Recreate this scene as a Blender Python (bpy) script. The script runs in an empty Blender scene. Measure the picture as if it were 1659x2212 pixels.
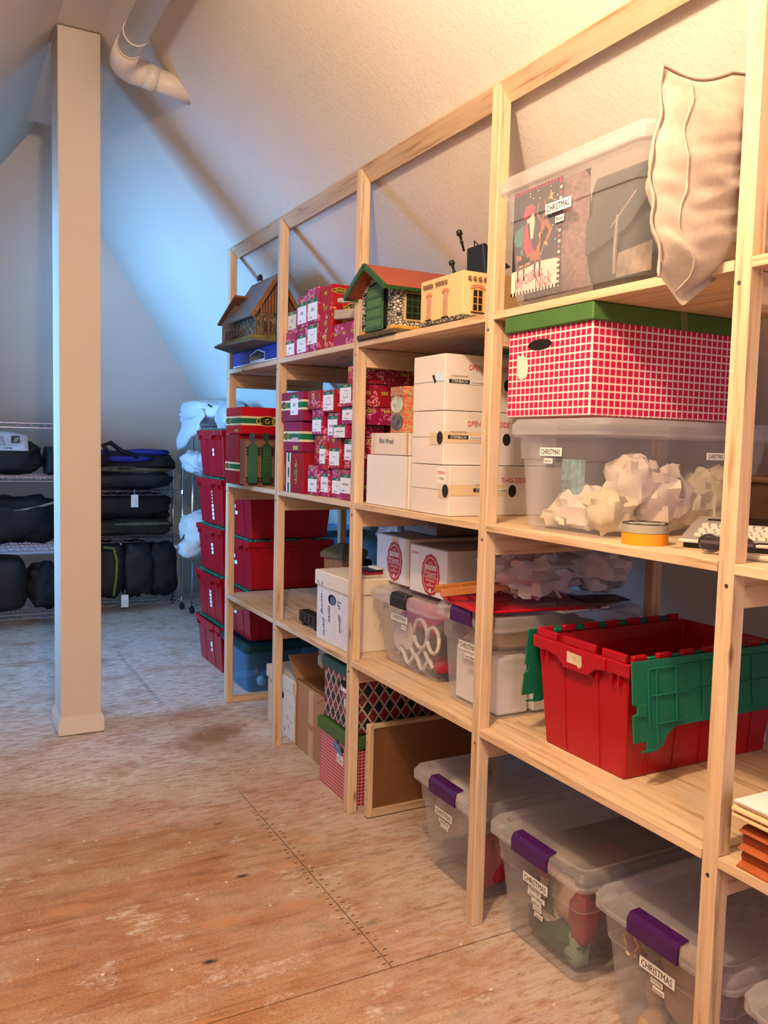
import bpy, bmesh, math, random
from mathutils import Vector, Matrix, noise
random.seed(7)
S = bpy.context.scene
COL = S.collection
# ---------------- camera, light, exposure ----------------
YAW, PITCH, ROLL = .4917, -.0780, .0246
fw = Vector((math.sin(YAW)*math.cos(PITCH), math.cos(YAW)*math.cos(PITCH), math.sin(PITCH)))
rt = Vector((math.cos(YAW), -math.sin(YAW), 0)); up = rt.cross(fw)
r2 = rt*math.cos(ROLL)+up*math.sin(ROLL); u2 = -rt*math.sin(ROLL)+up*math.cos(ROLL)
cd = bpy.data.cameras.new('camera'); cam = bpy.data.objects.new('camera', cd); COL.objects.link(cam)
mw = Matrix.Identity(4)
for i in range(3): mw[i][0] = r2[i]; mw[i][1] = u2[i]; mw[i][2] = -fw[i]
mw[0][3], mw[1][3], mw[2][3] = -1.365, 0, 1.3842
cam.matrix_world = mw
cd.sensor_fit = 'VERTICAL'; cd.sensor_height = 36; cd.lens = 36*1833.6/2212; cd.clip_start = .05
S.camera = cam
S.view_settings.view_transform = 'Standard'; S.view_settings.look = 'None'
S.view_settings.gamma = 1; S.view_settings.use_curve_mapping = False
S.view_settings.exposure = 0.16
W = bpy.data.worlds.new('world'); S.world = W; W.use_nodes = True
W.node_tree.nodes['Background'].inputs[0].default_value = (.35, .55, 1, 1)
W.node_tree.nodes['Background'].inputs[1].default_value = .35

def light(name, kind, loc, energy, color, size=.1, sizey=None, target=None, spread=0):
    d = bpy.data.lights.new(name, kind); d.energy = energy; d.color = color
    if kind == 'AREA':
        d.shape = 'RECTANGLE'; d.size = size; d.size_y = sizey or size
    else: d.shadow_soft_size = size
    o = bpy.data.objects.new(name, d); COL.objects.link(o); o.location = loc
    if spread: d.spread = math.radians(spread)
    if target: o.rotation_euler = (Vector(target)-Vector(loc)).to_track_quat('-Z', 'Y').to_euler()
    return o
light('warm_bulb_light', 'POINT', (-1.08, 1.05, 2.60), 122, (1, .71, .46), .05)
light('warm_rear_fill_light', 'POINT', (-1.25, -.75, 2.40), 38, (1, .70, .44), .06)  # added fill behind the camera to brighten the column front, not a real bulb
light('side_window_daylight', 'AREA', (-2.90, 4.95, 1.55), 60, (.17, .49, 1), 1.3, 1.2, (.3, 5.25, 1.7), 96)
light('near_window_daylight', 'AREA', (-.6, -2.85, 1.25), 27, (.58, .58, 1), 1.3, 1.1, (-.5, 2, 1.1))

# ---------------- materials ----------------
MC = {}
class NT:
    def __init__(s, name):
        s.m = bpy.data.materials.new(name); s.m.use_nodes = True
        s.t = s.m.node_tree; s.b = s.t.nodes['Principled BSDF']; s.out = s.t.nodes['Material Output']
    def n(s, typ, **k):
        x = s.t.nodes.new(typ)
        for a, v in k.items():
            if a.startswith('i_'): x.inputs[int(a[2:]) if a[2:].isdigit() else a[2:].replace('_', ' ')].default_value = v
            else: setattr(x, a, v)
        return x
    def l(s, a, b): s.t.links.new(a, b)
    def coord(s, scale=(1, 1, 1), which='Object', rnd=False):
        tc = s.n('ShaderNodeTexCoord'); mp = s.n('ShaderNodeMapping'); mp.inputs['Scale'].default_value = scale
        s.l(tc.outputs[which], mp.inputs[0])
        if rnd:
            oi = s.n('ShaderNodeObjectInfo'); mm = s.n('ShaderNodeMath', operation='MULTIPLY'); mm.inputs[1].default_value = 37
            s.l(oi.outputs['Random'], mm.inputs[0]); s.l(mm.outputs[0], mp.inputs['Location'])
        return mp.outputs[0]
    def noise(s, vec, scale, detail=3, rough=.5):
        x = s.n('ShaderNodeTexNoise'); x.inputs['Scale'].default_value = scale; x.inputs['Detail'].default_value = detail
        x.inputs['Roughness'].default_value = rough; s.l(vec, x.inputs['Vector']); return x.outputs['Fac']
    def ramp(s, fac, stops, const=False):
        r = s.n('ShaderNodeValToRGB'); e = r.color_ramp.elements
        if const: r.color_ramp.interpolation = 'CONSTANT'
        while len(e) < len(stops): e.new(.5)
        for k, (p, c) in enumerate(stops):
            e[k].position = p; e[k].color = tuple(c)+(1,) if len(c) == 3 else c
        s.l(fac, r.inputs[0]); return r.outputs[0]
    def mix(s, f, a, b, blend='MIX'):
        x = s.n('ShaderNodeMix', data_type='RGBA', blend_type=blend)
        for idx, v in ((0, f), (6, a), (7, b)):
            if hasattr(v, 'links'): s.l(v, x.inputs[idx])
            else: x.inputs[idx].default_value = v if idx == 0 else (tuple(v)+(1,) if len(v) == 3 else v)
        return x.outputs[2]
    def math(s, op, a, b=None, c=None):
        x = s.n('ShaderNodeMath', operation=op)
        for i, v in enumerate((a, b, c)):
            if v is None: continue
            if hasattr(v, 'links'): s.l(v, x.inputs[i])
            else: x.inputs[i].default_value = v
        return x.outputs[0]
    def bump(s, h, strength=.3, dist=.01):
        x = s.n('ShaderNodeBump'); x.inputs['Strength'].default_value = strength; x.inputs['Distance'].default_value = dist
        s.l(h, x.inputs['Height']); s.l(x.outputs[0], s.b.inputs['Normal'])
    def facuv(s):
        """flat print coordinates: u along the face horizontally, v up"""
        tc = s.n('ShaderNodeTexCoord'); sp = s.n('ShaderNodeSeparateXYZ'); s.l(tc.outputs['Object'], sp.inputs[0])
        sn = s.n('ShaderNodeSeparateXYZ'); s.l(tc.outputs['Normal'], sn.inputs[0])
        ny = s.math('GREATER_THAN', s.math('ABSOLUTE', sn.outputs[1]), .6)
        nz = s.math('GREATER_THAN', s.math('ABSOLUTE', sn.outputs[2]), .6)
        u = s.math('ADD', s.math('MULTIPLY', sp.outputs[1], s.math('SUBTRACT', 1, ny)), s.math('MULTIPLY', sp.outputs[0], ny))
        v = s.math('ADD', s.math('MULTIPLY', sp.outputs[2], s.math('SUBTRACT', 1, nz)), s.math('MULTIPLY', sp.outputs[0], nz))
        return u, v

def mat(name, col, rough=.6, spec=.4, metal=0, var=0, vs=30, bump=0, bs=200, bd=.002, emit=0, sheen=0, stretch=(1, 1, 1)):
    if name in MC: return MC[name]
    t = NT(name); b = t.b
    b.inputs['Roughness'].default_value = rough; b.inputs['Metallic'].default_value = metal
    b.inputs['Specular IOR Level'].default_value = spec
    b.inputs['Base Color'].default_value = tuple(col)+(1,)
    if sheen: b.inputs['Sheen Weight'].default_value = sheen
    if var:
        f = t.noise(t.coord(stretch), vs, 4)
        c = t.ramp(f, [(.3, [x*(1-var) for x in col]), (.7, [min(1, x*(1+var)) for x in col])]); t.l(c, b.inputs['Base Color'])
    if bump: t.bump(t.noise(t.coord(stretch), bs, 3), bump, bd)
    if emit:
        b.inputs['Emission Color'].default_value = tuple(col)+(1,); b.inputs['Emission Strength'].default_value = emit
    MC[name] = t.m; return t.m

def pine(axis, light=1.0, key=''):
    n = 'pine_'+axis+key
    if n in MC: return MC[n]
    sc = {'x': (1, 19, 19), 'y': (19, 1, 19), 'z': (19, 19, 1)}[axis]
    t = NT(n); v = t.coord(sc, rnd=True)
    w = t.noise(v, 3.2, 5, .62)
    c = t.ramp(w, [(.30, (.36*light, .21*light, .11*light)), (.44, (.60*light, .43*light, .27*light)), (.55, (.66*light, .49*light, .32*light)), (.8, (.72*light, .56*light, .39*light))])
    k = t.n('ShaderNodeTexVoronoi'); k.inputs['Scale'].default_value = 2.2; t.l(t.coord({'x': (1.6, 5, 5), 'y': (5, 1.6, 5), 'z': (5, 5, 1.6)}[axis], rnd=True), k.inputs['Vector'])
    kf = t.ramp(k.outputs['Distance'], [(.06, (1, 1, 1)), (.12, (0, 0, 0))])
    c = t.mix(kf, c, (.22, .12, .06))
    g = t.noise(t.coord((3, 3, 3), rnd=True), 2, 3)
    c = t.mix(t.ramp(g, [(.55, (0, 0, 0)), (.75, (.5, .5, .5))]), c, (.50, .46, .40))
    t.l(c, t.b.inputs['Base Color']); t.b.inputs['Roughness'].default_value = .62
    t.b.inputs['Specular IOR Level'].default_value = .3
    t.bump(w, .35, .002); MC[n] = t.m; return t.m

def floor_mat():
    t = NT('worn_plywood')
    v = t.coord((1, 7, 7))
    g = t.noise(v, 4.5, 6, .62)
    base = t.ramp(g, [(.25, (.17, .070, .030)), (.42, (.35, .165, .080)), (.58, (.43, .225, .12)), (.8, (.52, .32, .20))])
    big = t.noise(t.coord((1, 2.2, 1)), 2.6, 8, .72)
    base = t.mix(t.ramp(big, [(.46, (0, 0, 0)), (.60, (.62, .62, .62))]), base, (.50, .37, .27))
    sk = t.noise(t.coord((.55, 26, 1)), 3.2, 5, .7)
    base = t.mix(t.ramp(sk, [(.30, (.85, .85, .85)), (.43, (0, 0, 0))]), base, (.20, .075, .03))
    base = t.mix(t.ramp(sk, [(.60, (0, 0, 0)), (.75, (.55, .55, .55))]), base, (.70, .50, .36))
    fs = t.noise(t.coord((1, 2.4, 1)), 120, 3, .7)
    base = t.mix(t.ramp(fs, [(.38, (.5, .5, .5)), (.5, (0, 0, 0))]), base, (.22, .12, .07))
    base = t.mix(t.ramp(fs, [(.55, (0, 0, 0)), (.68, (.5, .5, .5))]), base, (.62, .50, .40))
    # football patches
    k = t.n('ShaderNodeTexVoronoi'); k.inputs['Scale'].default_value = 1.9; k.inputs['Randomness'].default_value = 1
    t.l(t.coord((1, 2.6, 1)), k.inputs['Vector'])
    base = t.mix(t.ramp(k.outputs['Distance'], [(.12, (.65, .65, .65)), (.14, (0, 0, 0))]), base, (.50, .24, .11))
    # dark knots
    k2 = t.n('ShaderNodeTexVoronoi'); k2.inputs['Scale'].default_value = 2.7; t.l(t.coord((1, 2.2, 1)), k2.inputs['Vector'])
    nz = t.math('ADD', k2.outputs['Distance'], t.math('MULTIPLY', t.noise(t.coord((1, 2, 1)), 40, 3), .06))
    base = t.mix(t.ramp(nz, [(.062, (1, 1, 1)), (.11, (0, 0, 0))]), base, (.045, .025, .018))
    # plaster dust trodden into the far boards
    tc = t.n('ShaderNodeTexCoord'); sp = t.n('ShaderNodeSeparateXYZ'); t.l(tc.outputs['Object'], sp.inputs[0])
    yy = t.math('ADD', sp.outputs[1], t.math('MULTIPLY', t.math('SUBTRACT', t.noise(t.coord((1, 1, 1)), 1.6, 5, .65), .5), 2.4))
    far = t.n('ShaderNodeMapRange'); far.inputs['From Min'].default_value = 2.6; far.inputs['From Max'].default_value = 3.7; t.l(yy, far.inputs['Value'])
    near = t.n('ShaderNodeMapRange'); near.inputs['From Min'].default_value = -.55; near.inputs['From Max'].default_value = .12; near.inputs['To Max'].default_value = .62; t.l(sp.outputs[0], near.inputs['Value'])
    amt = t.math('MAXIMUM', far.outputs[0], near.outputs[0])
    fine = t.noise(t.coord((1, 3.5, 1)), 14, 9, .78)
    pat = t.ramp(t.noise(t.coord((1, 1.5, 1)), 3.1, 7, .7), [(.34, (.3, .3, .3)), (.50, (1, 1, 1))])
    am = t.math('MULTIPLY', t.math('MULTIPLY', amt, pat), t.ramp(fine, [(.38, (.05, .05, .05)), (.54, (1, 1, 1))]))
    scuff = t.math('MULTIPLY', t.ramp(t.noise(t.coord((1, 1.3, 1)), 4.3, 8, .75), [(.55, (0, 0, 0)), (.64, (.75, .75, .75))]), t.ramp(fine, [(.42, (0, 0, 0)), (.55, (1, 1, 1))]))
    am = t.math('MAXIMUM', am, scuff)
    grime = t.ramp(t.noise(t.coord((1, 2, 1)), 5.7, 6, .7), [(.60, (0, 0, 0)), (.70, (.6, .6, .6))])
    base = t.mix(grime, base, (.17, .125, .10))
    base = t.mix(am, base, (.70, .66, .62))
    # brown patch by the column foot, its edge broken by noise
    st = t.n('ShaderNodeTexNoise'); st.inputs['Scale'].default_value = 5; st.inputs['Detail'].default_value = 5; t.l(tc.outputs['Object'], st.inputs['Vector'])
    dx = t.math('MULTIPLY', t.math('SUBTRACT', sp.outputs[0], -.24), 2.4); dy = t.math('MULTIPLY', t.math('SUBTRACT', sp.outputs[1], 3.78), 2.6)
    d = t.math('SQRT', t.math('ADD', t.math('MULTIPLY', dx, dx), t.math('MULTIPLY', dy, dy)))
    d = t.math('ADD', d, t.math('MULTIPLY', st.outputs['Fac'], .9))
    base = t.mix(t.ramp(d, [(.62, (.75, .75, .75)), (1.0, (0, 0, 0))]), base, (.26, .12, .045))
    # speckles
    k3 = t.n('ShaderNodeTexVoronoi'); k3.inputs['Scale'].default_value = 9; t.l(t.coord((1, 1.5, 1)), k3.inputs['Vector'])
    base = t.mix(t.ramp(k3.outputs['Distance'], [(.045, (.8, .8, .8)), (.07, (0, 0, 0))]), base, (.24, .15, .10))
    t.l(base, t.b.inputs['Base Color']); t.b.inputs['Roughness'].default_value = .6; t.b.inputs['Specular IOR Level'].default_value = .2
    t.bump(t.mix(.5, t.noise(v, 9, 6, .7), fine), .5, .004)
    return t.m

def drywall(name, col=(.70, .66, .595), bump=.15):
    t = NT(name)
    a = t.noise(t.coord((1, 1, 1)), 75, 3, .5); bb = t.noise(t.coord((1, 1, 1)), 2.0, 3)
    t.l(t.ramp(bb, [(.3, [x*.96 for x in col]), (.7, col)]), t.b.inputs['Base Color'])
    h = t.ramp(a, [(.52, (0, 0, 0)), (.66, (1, 1, 1))])
    t.b.inputs['Roughness'].default_value = .75; t.b.inputs['Specular IOR Level'].default_value = .2
    t.bump(h, bump, .004); return t.m

def clear_plastic(name, tint=(.97, .97, .99), op=.125, white=(.72, .71, .75), rough=.22):
    t = NT(name); t.t.nodes.remove(t.b)
    tr = t.n('ShaderNodeBsdfTransparent'); tr.inputs[0].default_value = tuple(tint)+(1,)
    pb = t.n('ShaderNodeBsdfPrincipled'); pb.inputs['Base Color'].default_value = tuple(white)+(1,); pb.inputs['Roughness'].default_value = rough
    lw = t.n('ShaderNodeLayerWeight'); lw.inputs['Blend'].default_value = .28
    f = t.math('ADD', t.math('MULTIPLY', lw.outputs['Facing'], .30), op)
    nz = t.noise(t.coord((1, 1, 1)), 3, 3)
    f = t.math('ADD', f, t.math('MULTIPLY', t.math('SUBTRACT', nz, .5), .12))
    ms = t.n('ShaderNodeMixShader'); t.l(f, ms.inputs[0]); t.l(tr.outputs[0], ms.inputs[1]); t.l(pb.outputs[0], ms.inputs[2])
    t.l(ms.outputs[0], t.out.inputs[0]); return t.m

def check_mat(name, cell=.0190, line=.22, red=(.56, .006, .065), white=(.80, .70, .66)):
    t = NT(name); u, v = t.facuv()
    fu = t.math('FRACT', t.math('ADD', t.math('DIVIDE', u, cell), 100)); fv = t.math('FRACT', t.math('ADD', t.math('DIVIDE', v, cell*.98), 100))
    m = t.math('MAXIMUM', t.math('LESS_THAN', fu, line), t.math('LESS_THAN', fv, line))
    t.l(t.mix(m, red, white), t.b.inputs['Base Color']); t.b.inputs['Roughness'].default_value = .5; return t.m

def argyle_mat(name):
    t = NT(name); u, v = t.facuv(); c = .046
    c = .066; a = t.math('DIVIDE', t.math('ADD', t.math('MULTIPLY', u, 1.35), v), c); b = t.math('DIVIDE', t.math('SUBTRACT', t.math('MULTIPLY', u, 1.35), v), c)
    a = t.math('ADD', a, 100); b = t.math('ADD', b, 100)
    fa = t.math('FRACT', a); fb = t.math('FRACT', b)
    ln = t.math('MAXIMUM', t.math('LESS_THAN', fa, .16), t.math('LESS_THAN', fb, .16))
    dk = t.math('MAXIMUM', t.math('COMPARE', fa, .08, .022), t.math('COMPARE', fb, .08, .022))
    par = t.math('MODULO', t.math('ADD', t.math('FLOOR', a), t.math('FLOOR', b)), 2)
    base = t.mix(t.math('GREATER_THAN', par, .5), (.20, .028, .03), (.012, .02, .016))
    base = t.mix(ln, base, (.75, .66, .55)); base = t.mix(dk, base, (.05, .03, .02))
    t.l(base, t.b.inputs['Base Color']); t.b.inputs['Roughness'].default_value = .45; return t.m

def floral_mat(name, bg=(.78, .70, .56)):
    t = NT(name)
    a = t.n('ShaderNodeTexVoronoi'); a.inputs['Scale'].default_value = 16; t.l(t.coord((1, 1, 1)), a.inputs['Vector'])
    n1 = t.noise(t.coord((1, 1, 1)), 60, 4, .7); n2 = t.noise(t.coord((1, 1, 1)), 7, 2)
    f = t.math('ADD', a.outputs['Distance'], t.math('MULTIPLY', n1, .9))
    m = t.math('MULTIPLY', t.ramp(f, [(.60, (.95, .95, .95)), (.70, (0, 0, 0))]), t.ramp(n2, [(.42, (0, 0, 0)), (.50, (1, 1, 1))]))
    cc = t.ramp(t.noise(t.coord((1, 1, 1)), 11, 2), [(.42, (.25, .33, .36)), (.5, (.22, .30, .16)), (.58, (.62, .25, .20))])
    t.l(t.mix(m, bg, cc), t.b.inputs['Base Color']); t.b.inputs['Roughness'].default_value = .7; return t.m

def train_mat(name, red=(.33, .012, .025), ink=(.75, .30, .36), amt=.56):
    """crimson carton with pale pink line drawings and little yellow plates"""
    t = NT(name); u, v = t.facuv()
    cb = t.n('ShaderNodeCombineXYZ'); t.l(u, cb.inputs[0]); t.l(v, cb.inputs[1])
    oi = t.n('ShaderNodeObjectInfo'); t.l(t.math('MULTIPLY', oi.outputs['Random'], 9), cb.inputs[2])
    n = t.n('ShaderNodeTexNoise'); n.inputs['Scale'].default_value = 95; n.inputs['Detail'].default_value = 5; t.l(cb.outputs[0], n.inputs['Vector'])
    n2 = t.n('ShaderNodeTexNoise'); n2.inputs['Scale'].default_value = 26; n2.inputs['Detail'].default_value = 1; t.l(cb.outputs[0], n2.inputs['Vector'])
    f = t.math('MULTIPLY', t.math('GREATER_THAN', n.outputs['Fac'], .50), t.math('GREATER_THAN', n2.outputs['Fac'], amt))
    base = t.mix(f, red, ink)
    fu = t.math('FRACT', t.math('ADD', t.math('DIVIDE', u, .075), 50.35)); fv = t.math('FRACT', t.math('ADD', t.math('DIVIDE', v, .058), 50.2))
    p = t.math('MULTIPLY', t.math('LESS_THAN', fu, .36), t.math('LESS_THAN', fv, .2))
    pi = t.math('MULTIPLY', t.math('COMPARE', fu, .18, .13), t.math('COMPARE', fv, .1, .045))
    base = t.mix(p, base, (.50, .42, .05)); base = t.mix(t.math('MULTIPLY', pi, t.math('GREATER_THAN', n.outputs['Fac'], .5)), base, (.10, .07, .02))
    t.l(base, t.b.inputs['Base Color']); t.b.inputs['Roughness'].default_value = .32; return t.m

def stone_mat(name, mortar, cols, scale=(1, 1, 1), vs=70, width=.06):
    t = NT(name)
    a = t.n('ShaderNodeTexVoronoi', feature='DISTANCE_TO_EDGE'); a.inputs['Scale'].default_value = vs; t.l(t.coord(scale), a.inputs['Vector'])
    b = t.n('ShaderNodeTexVoronoi'); b.inputs['Scale'].default_value = vs; t.l(t.coord(scale), b.inputs['Vector'])
    sp = t.n('ShaderNodeSeparateXYZ'); t.l(b.outputs['Color'], sp.inputs[0])
    c = t.ramp(sp.outputs[0], [(.2, cols[0]), (.8, cols[1])])
    c = t.mix(t.math('LESS_THAN', a.outputs['Distance'], width), c, mortar)
    t.l(c, t.b.inputs['Base Color']); t.b.inputs['Roughness'].default_value = .8
    t.bump(a.outputs['Distance'], .5, .002); return t.m

M_wall = drywall('orange_peel_drywall'); M_ceil = M_wall; M_col = drywall('smooth_painted_drywall', (.66, .59, .50), .12)
M_paintwood = mat('cream_painted_trim', (.74, .68, .60), .45)
M_white = mat('white_card', (.78, .76, .74), .55, var=.03, vs=8)
M_label = mat('label_white', (.85, .85, .83), .4); M_ink = mat('black_ink', (.015, .015, .015), .5)
M_card = mat('kraft_cardboard', (.40, .20, .095), .75, var=.08, vs=14, stretch=(1, 1, 6), bump=.1, bs=120)
M_tape = mat('brown_packing_tape', (.55, .36, .19), .3); M_paletape = mat('clear_yellow_tape', (.72, .57, .36), .25)
M_red = mat('red_tote_plastic', (.37, .004, .014), .32, var=.06, vs=4); M_green = mat('green_lid_plastic', (.008, .15, .085), .35)
M_metal = mat('chrome_wire', (.60, .60, .63), .22, metal=1); M_black = mat('black_plastic', (.012, .012, .013), .4)
M_purple = mat('purple_latch', (.055, .008, .10), .3)
M_clear = clear_plastic('frosted_clear_plastic'); M_rim = clear_plastic('frosted_rim_plastic', op=.45)
M_lid = clear_plastic('frosted_lid_plastic', op=.24)
M_check = check_mat('red_windowpane_print'); M_lidgreen = mat('green_card_lid', (.06, .145, .035), .55, var=.08, vs=9)
M_lidgreen2 = mat('dark_green_card_lid', (.018, .10, .065), .5, var=.1, vs=9)
M_crimson = mat('crimson_card', (.30, .008, .016), .33); M_plum = mat('plum_card', (.25, .012, .06), .35); M_scarlet = mat('scarlet_card', (.50, .004, .014), .3)
M_band = mat('green_band', (.008, .16, .07), .35); M_cream = mat('cream_stripe', (.80, .70, .48), .45)
M_yellow = mat('yellow_print', (.80, .60, .08), .4); M_train = train_mat('train_box_print'); M_train2 = train_mat('train_box_print_magenta', (.33, .012, .09), (.70, .25, .42), .5)
M_sealred = mat('seal_red', (.48, .02, .018), .45); M_redink = mat('red_ink', (.62, .035, .03), .5); M_floral = floral_mat('floral_paper'); M_argyle = argyle_mat('argyle_print')
M_tissue = mat('crumpled_tissue', (.72, .62, .52), .8, var=.06, vs=12); M_kraftpaper = mat('crumpled_kraft_paper', (.52, .35, .23), .8, var=.08, vs=10)
M_black_cloth = mat('black_nylon', (.006, .0065, .008), .7, var=.3, vs=20, bump=.4, bs=60, bd=.004)
M_sheet = mat('white_bed_linen', (.70, .76, .82), .85, bump=.3, bs=30, bd=.006)
M_grey = mat('grey_print', (.38, .38, .38), .5); M_pink = mat('pink_print', (.75, .25, .28), .5)

# ---------------- mesh helpers ----------------
class MB:
    def __init__(s): s.v = []; s.f = []; s.m = []
    def add(s, vs, fs, m=0):
        o = len(s.v); s.v += [tuple(x) for x in vs]; s.f += [tuple(i+o for i in f) for f in fs]; s.m += [m]*len(fs); return s
    def hexa(s, p, m=0):  # p: bottom 4 ccw, top 4 ccw
        return s.add(p, [(3, 2, 1, 0), (4, 5, 6, 7), (0, 1, 5, 4), (1, 2, 6, 5), (2, 3, 7, 6), (3, 0, 4, 7)], m)
    def box(s, x0, x1, y0, y1, z0, z1, m=0):
        return s.hexa([(x0, y0, z0), (x1, y0, z0), (x1, y1, z0), (x0, y1, z0), (x0, y0, z1), (x1, y0, z1), (x1, y1, z1), (x0, y1, z1)], m)
    def prism(s, pts, axis, a, b, m=0):
        def P(p, t): return {'x': (t, p[0], p[1]), 'y': (p[0], t, p[1]), 'z': (p[0], p[1], t)}[axis]
        n = len(pts); v = [P(p, a) for p in pts]+[P(p, b) for p in pts]
        f = [tuple(range(n))[::-1], tuple(range(n, 2*n))]+[(i, (i+1) % n, n+(i+1) % n, n+i) for i in range(n)]
        return s.add(v, f, m)
    def tube(s, path, r, n=8, m=0, closed=False, cap=True):
        path = [Vector(p) for p in path]; N = len(path); vs = []; prev = None
        for i, p in enumerate(path):
            if closed: d = path[(i+1) % N]-path[i-1]
            else: d = path[min(i+1, N-1)]-path[max(i-1, 0)]
            d.normalize()
            a = prev if prev is not None and abs(prev.dot(d)) < .95 else (Vector((0, 0, 1)) if abs(d.z) < .9 else Vector((1, 0, 0)))
            x = (a-d*a.dot(d)).normalized(); prev = x; y = d.cross(x)
            rr = r[i] if isinstance(r, (list, tuple)) else r
            vs += [p+x*rr*math.cos(2*math.pi*k/n)+y*rr*math.sin(2*math.pi*k/n) for k in range(n)]
        fs = []
        for i in range(N if closed else N-1):
            for k in range(n): fs.append((i*n+k, i*n+(k+1) % n, ((i+1) % N)*n+(k+1) % n, ((i+1) % N)*n+k))
        if cap and not closed: fs += [tuple(range(n))[::-1], tuple(range((N-1)*n, N*n))]
        return s.add(vs, fs, m)
    def lathe(s, c, prof, n=20, m=0, axis='z'):
        vs = []
        for r, h in prof:
            for k in range(n):
                a = 2*math.pi*k/n; ca, sa = r*math.cos(a), r*math.sin(a)
                vs.append({'z': (c[0]+ca, c[1]+sa, c[2]+h), 'x': (c[0]+h, c[1]+ca, c[2]+sa), 'y': (c[0]+ca, c[1]+h, c[2]+sa)}[axis])
        fs = [(i*n+k, i*n+(k+1) % n, (i+1)*n+(k+1) % n, (i+1)*n+k) for i in range(len(prof)-1) for k in range(n)]
        fs += [tuple(range(n))[::-1], tuple(range((len(prof)-1)*n, len(prof)*n))]
        return s.add(vs, fs, m)
    def grid(s, fn, nu, nv, m=0, cu=False):
        vs = [fn(i/(nu if cu else nu-1), j/(nv-1)) for j in range(nv) for i in range(nu)]
        fs = [(j*nu+i, j*nu+(i+1) % nu, (j+1)*nu+(i+1) % nu, (j+1)*nu+i) for j in range(nv-1) for i in range(nu if cu else nu-1)]
        return s.add(vs, fs, m)
    def poly(s, pts, m=0): return s.add(pts, [tuple(range(len(pts)))], m)
    def mesh(s, name, mats, bevel=0, smooth=False, segs=1):
        me = bpy.data.meshes.new(name); me.from_pydata(s.v, [], s.f)
        for x in (mats if isinstance(mats, (list, tuple)) else [mats]): me.materials.append(x)
        me.polygons.foreach_set('material_index', s.m)
        bm = bmesh.new(); bm.from_mesh(me)
        bmesh.ops.recalc_face_normals(bm, faces=bm.faces)
        if bevel: bmesh.ops.bevel(bm, geom=bm.edges[:], offset=bevel, segments=segs, affect='EDGES', clamp_overlap=True)
        bm.to_mesh(me); bm.free()
        if smooth == 'auto':
            me.polygons.foreach_set('use_smooth', [True]*len(me.polygons)); me.set_sharp_from_angle(angle=.62)
        elif smooth:
            me.polygons.foreach_set('use_smooth', [True]*len(me.polygons))
        me.update(); return me
    def build(s, name, mats, parent=None, loc=None, **k):
        return ob(name, s.mesh(name, mats, **k), parent, loc)
def ob(name, me, parent=None, loc=None, rz=0):
    o = bpy.data.objects.new(name, me); COL.objects.link(o)
    if parent: o.parent = parent
    if loc: o.location = loc
    if rz: o.rotation_euler = (0, 0, rz)
    return o
def tag(o, label, cat, group=None):
    o['label'] = label; o['category'] = cat
    if group: o['group'] = group
    return o
def thing(name, label, cat, loc=(0, 0, 0), rz=0, group=None, rot=None):
    o = bpy.data.objects.new(name, None); o.empty_display_size = .05; COL.objects.link(o)
    o.location = loc; o.rotation_euler = rot or (0, 0, rz); return tag(o, label, cat, group)
def struct(o): o['kind'] = 'structure'; return o
def kids(o): return [c for c in bpy.data.objects if c.parent == o]
def dup(root, loc, label, rz=None, group=None):
    def cp(o, par):
        c = o.copy(); COL.objects.link(c); c.parent = par
        for k in CH.get(o.name, []): cp(k, c)
        return c
    CH = {}
    for k in bpy.data.objects:
        if k.parent: CH.setdefault(k.parent.name, []).append(k)
    r = cp(root, None); r.location = loc; r['label'] = label
    if rz is not None: r.rotation_euler = (0, 0, rz)
    if group: r['group'] = group
    return r
FR = {'F': Matrix(((0, 0, -1), (-1, 0, 0), (0, 1, 0))), 'S': Matrix(((1, 0, 0), (0, 0, -1), (0, 1, 0))), 'T': Matrix(((0, 1, 0), (-1, 0, 0), (0, 0, 1)))}
TXT = {}
def textmesh(s, shear=0, lite=False):
    k = (s, shear)
    if k in TXT: return TXT[k]
    c = bpy.data.curves.new('lettering', 'FONT'); c.body = s; c.align_x = 'CENTER'; c.align_y = 'CENTER'; c.resolution_u = 2; c.shear = shear
    o = bpy.data.objects.new('tmp', c); COL.objects.link(o); bpy.context.view_layer.update()
    me = bpy.data.meshes.new_from_object(o.evaluated_get(bpy.context.evaluated_depsgraph_get()))
    bpy.data.objects.remove(o); xs = [v.co.x for v in me.vertices]; ys = [v.co.y for v in me.vertices]
    if xs:
        w = max(xs)-min(xs) or 1; h = max(ys)-min(ys) or 1; cx = (max(xs)+min(xs))/2; cy = (max(ys)+min(ys))/2
        for v in me.vertices: v.co.x = (v.co.x-cx)/w; v.co.y = (v.co.y-cy)/h
    me.materials.clear(); TXT[k] = me; return me
def text(parent, s, face, c, w, h, m, rot=0, shear=0, name='lettering', off=.0007):
    me = textmesh(s, shear); key = (s, shear, m.name)
    if key not in TXT:
        me2 = me.copy(); me2.materials.append(m); TXT[key] = me2
    o = bpy.data.objects.new(name, TXT[key]); COL.objects.link(o); o.parent = parent
    R = FR[face] @ Matrix.Rotation(rot, 3, 'Z'); n = FR[face].col[2]
    Mx = R.to_4x4() @ Matrix.Diagonal((w, h, 1, 1)); Mx.translation = Vector(c)+n*off
    o.matrix_local = Mx; return o
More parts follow.
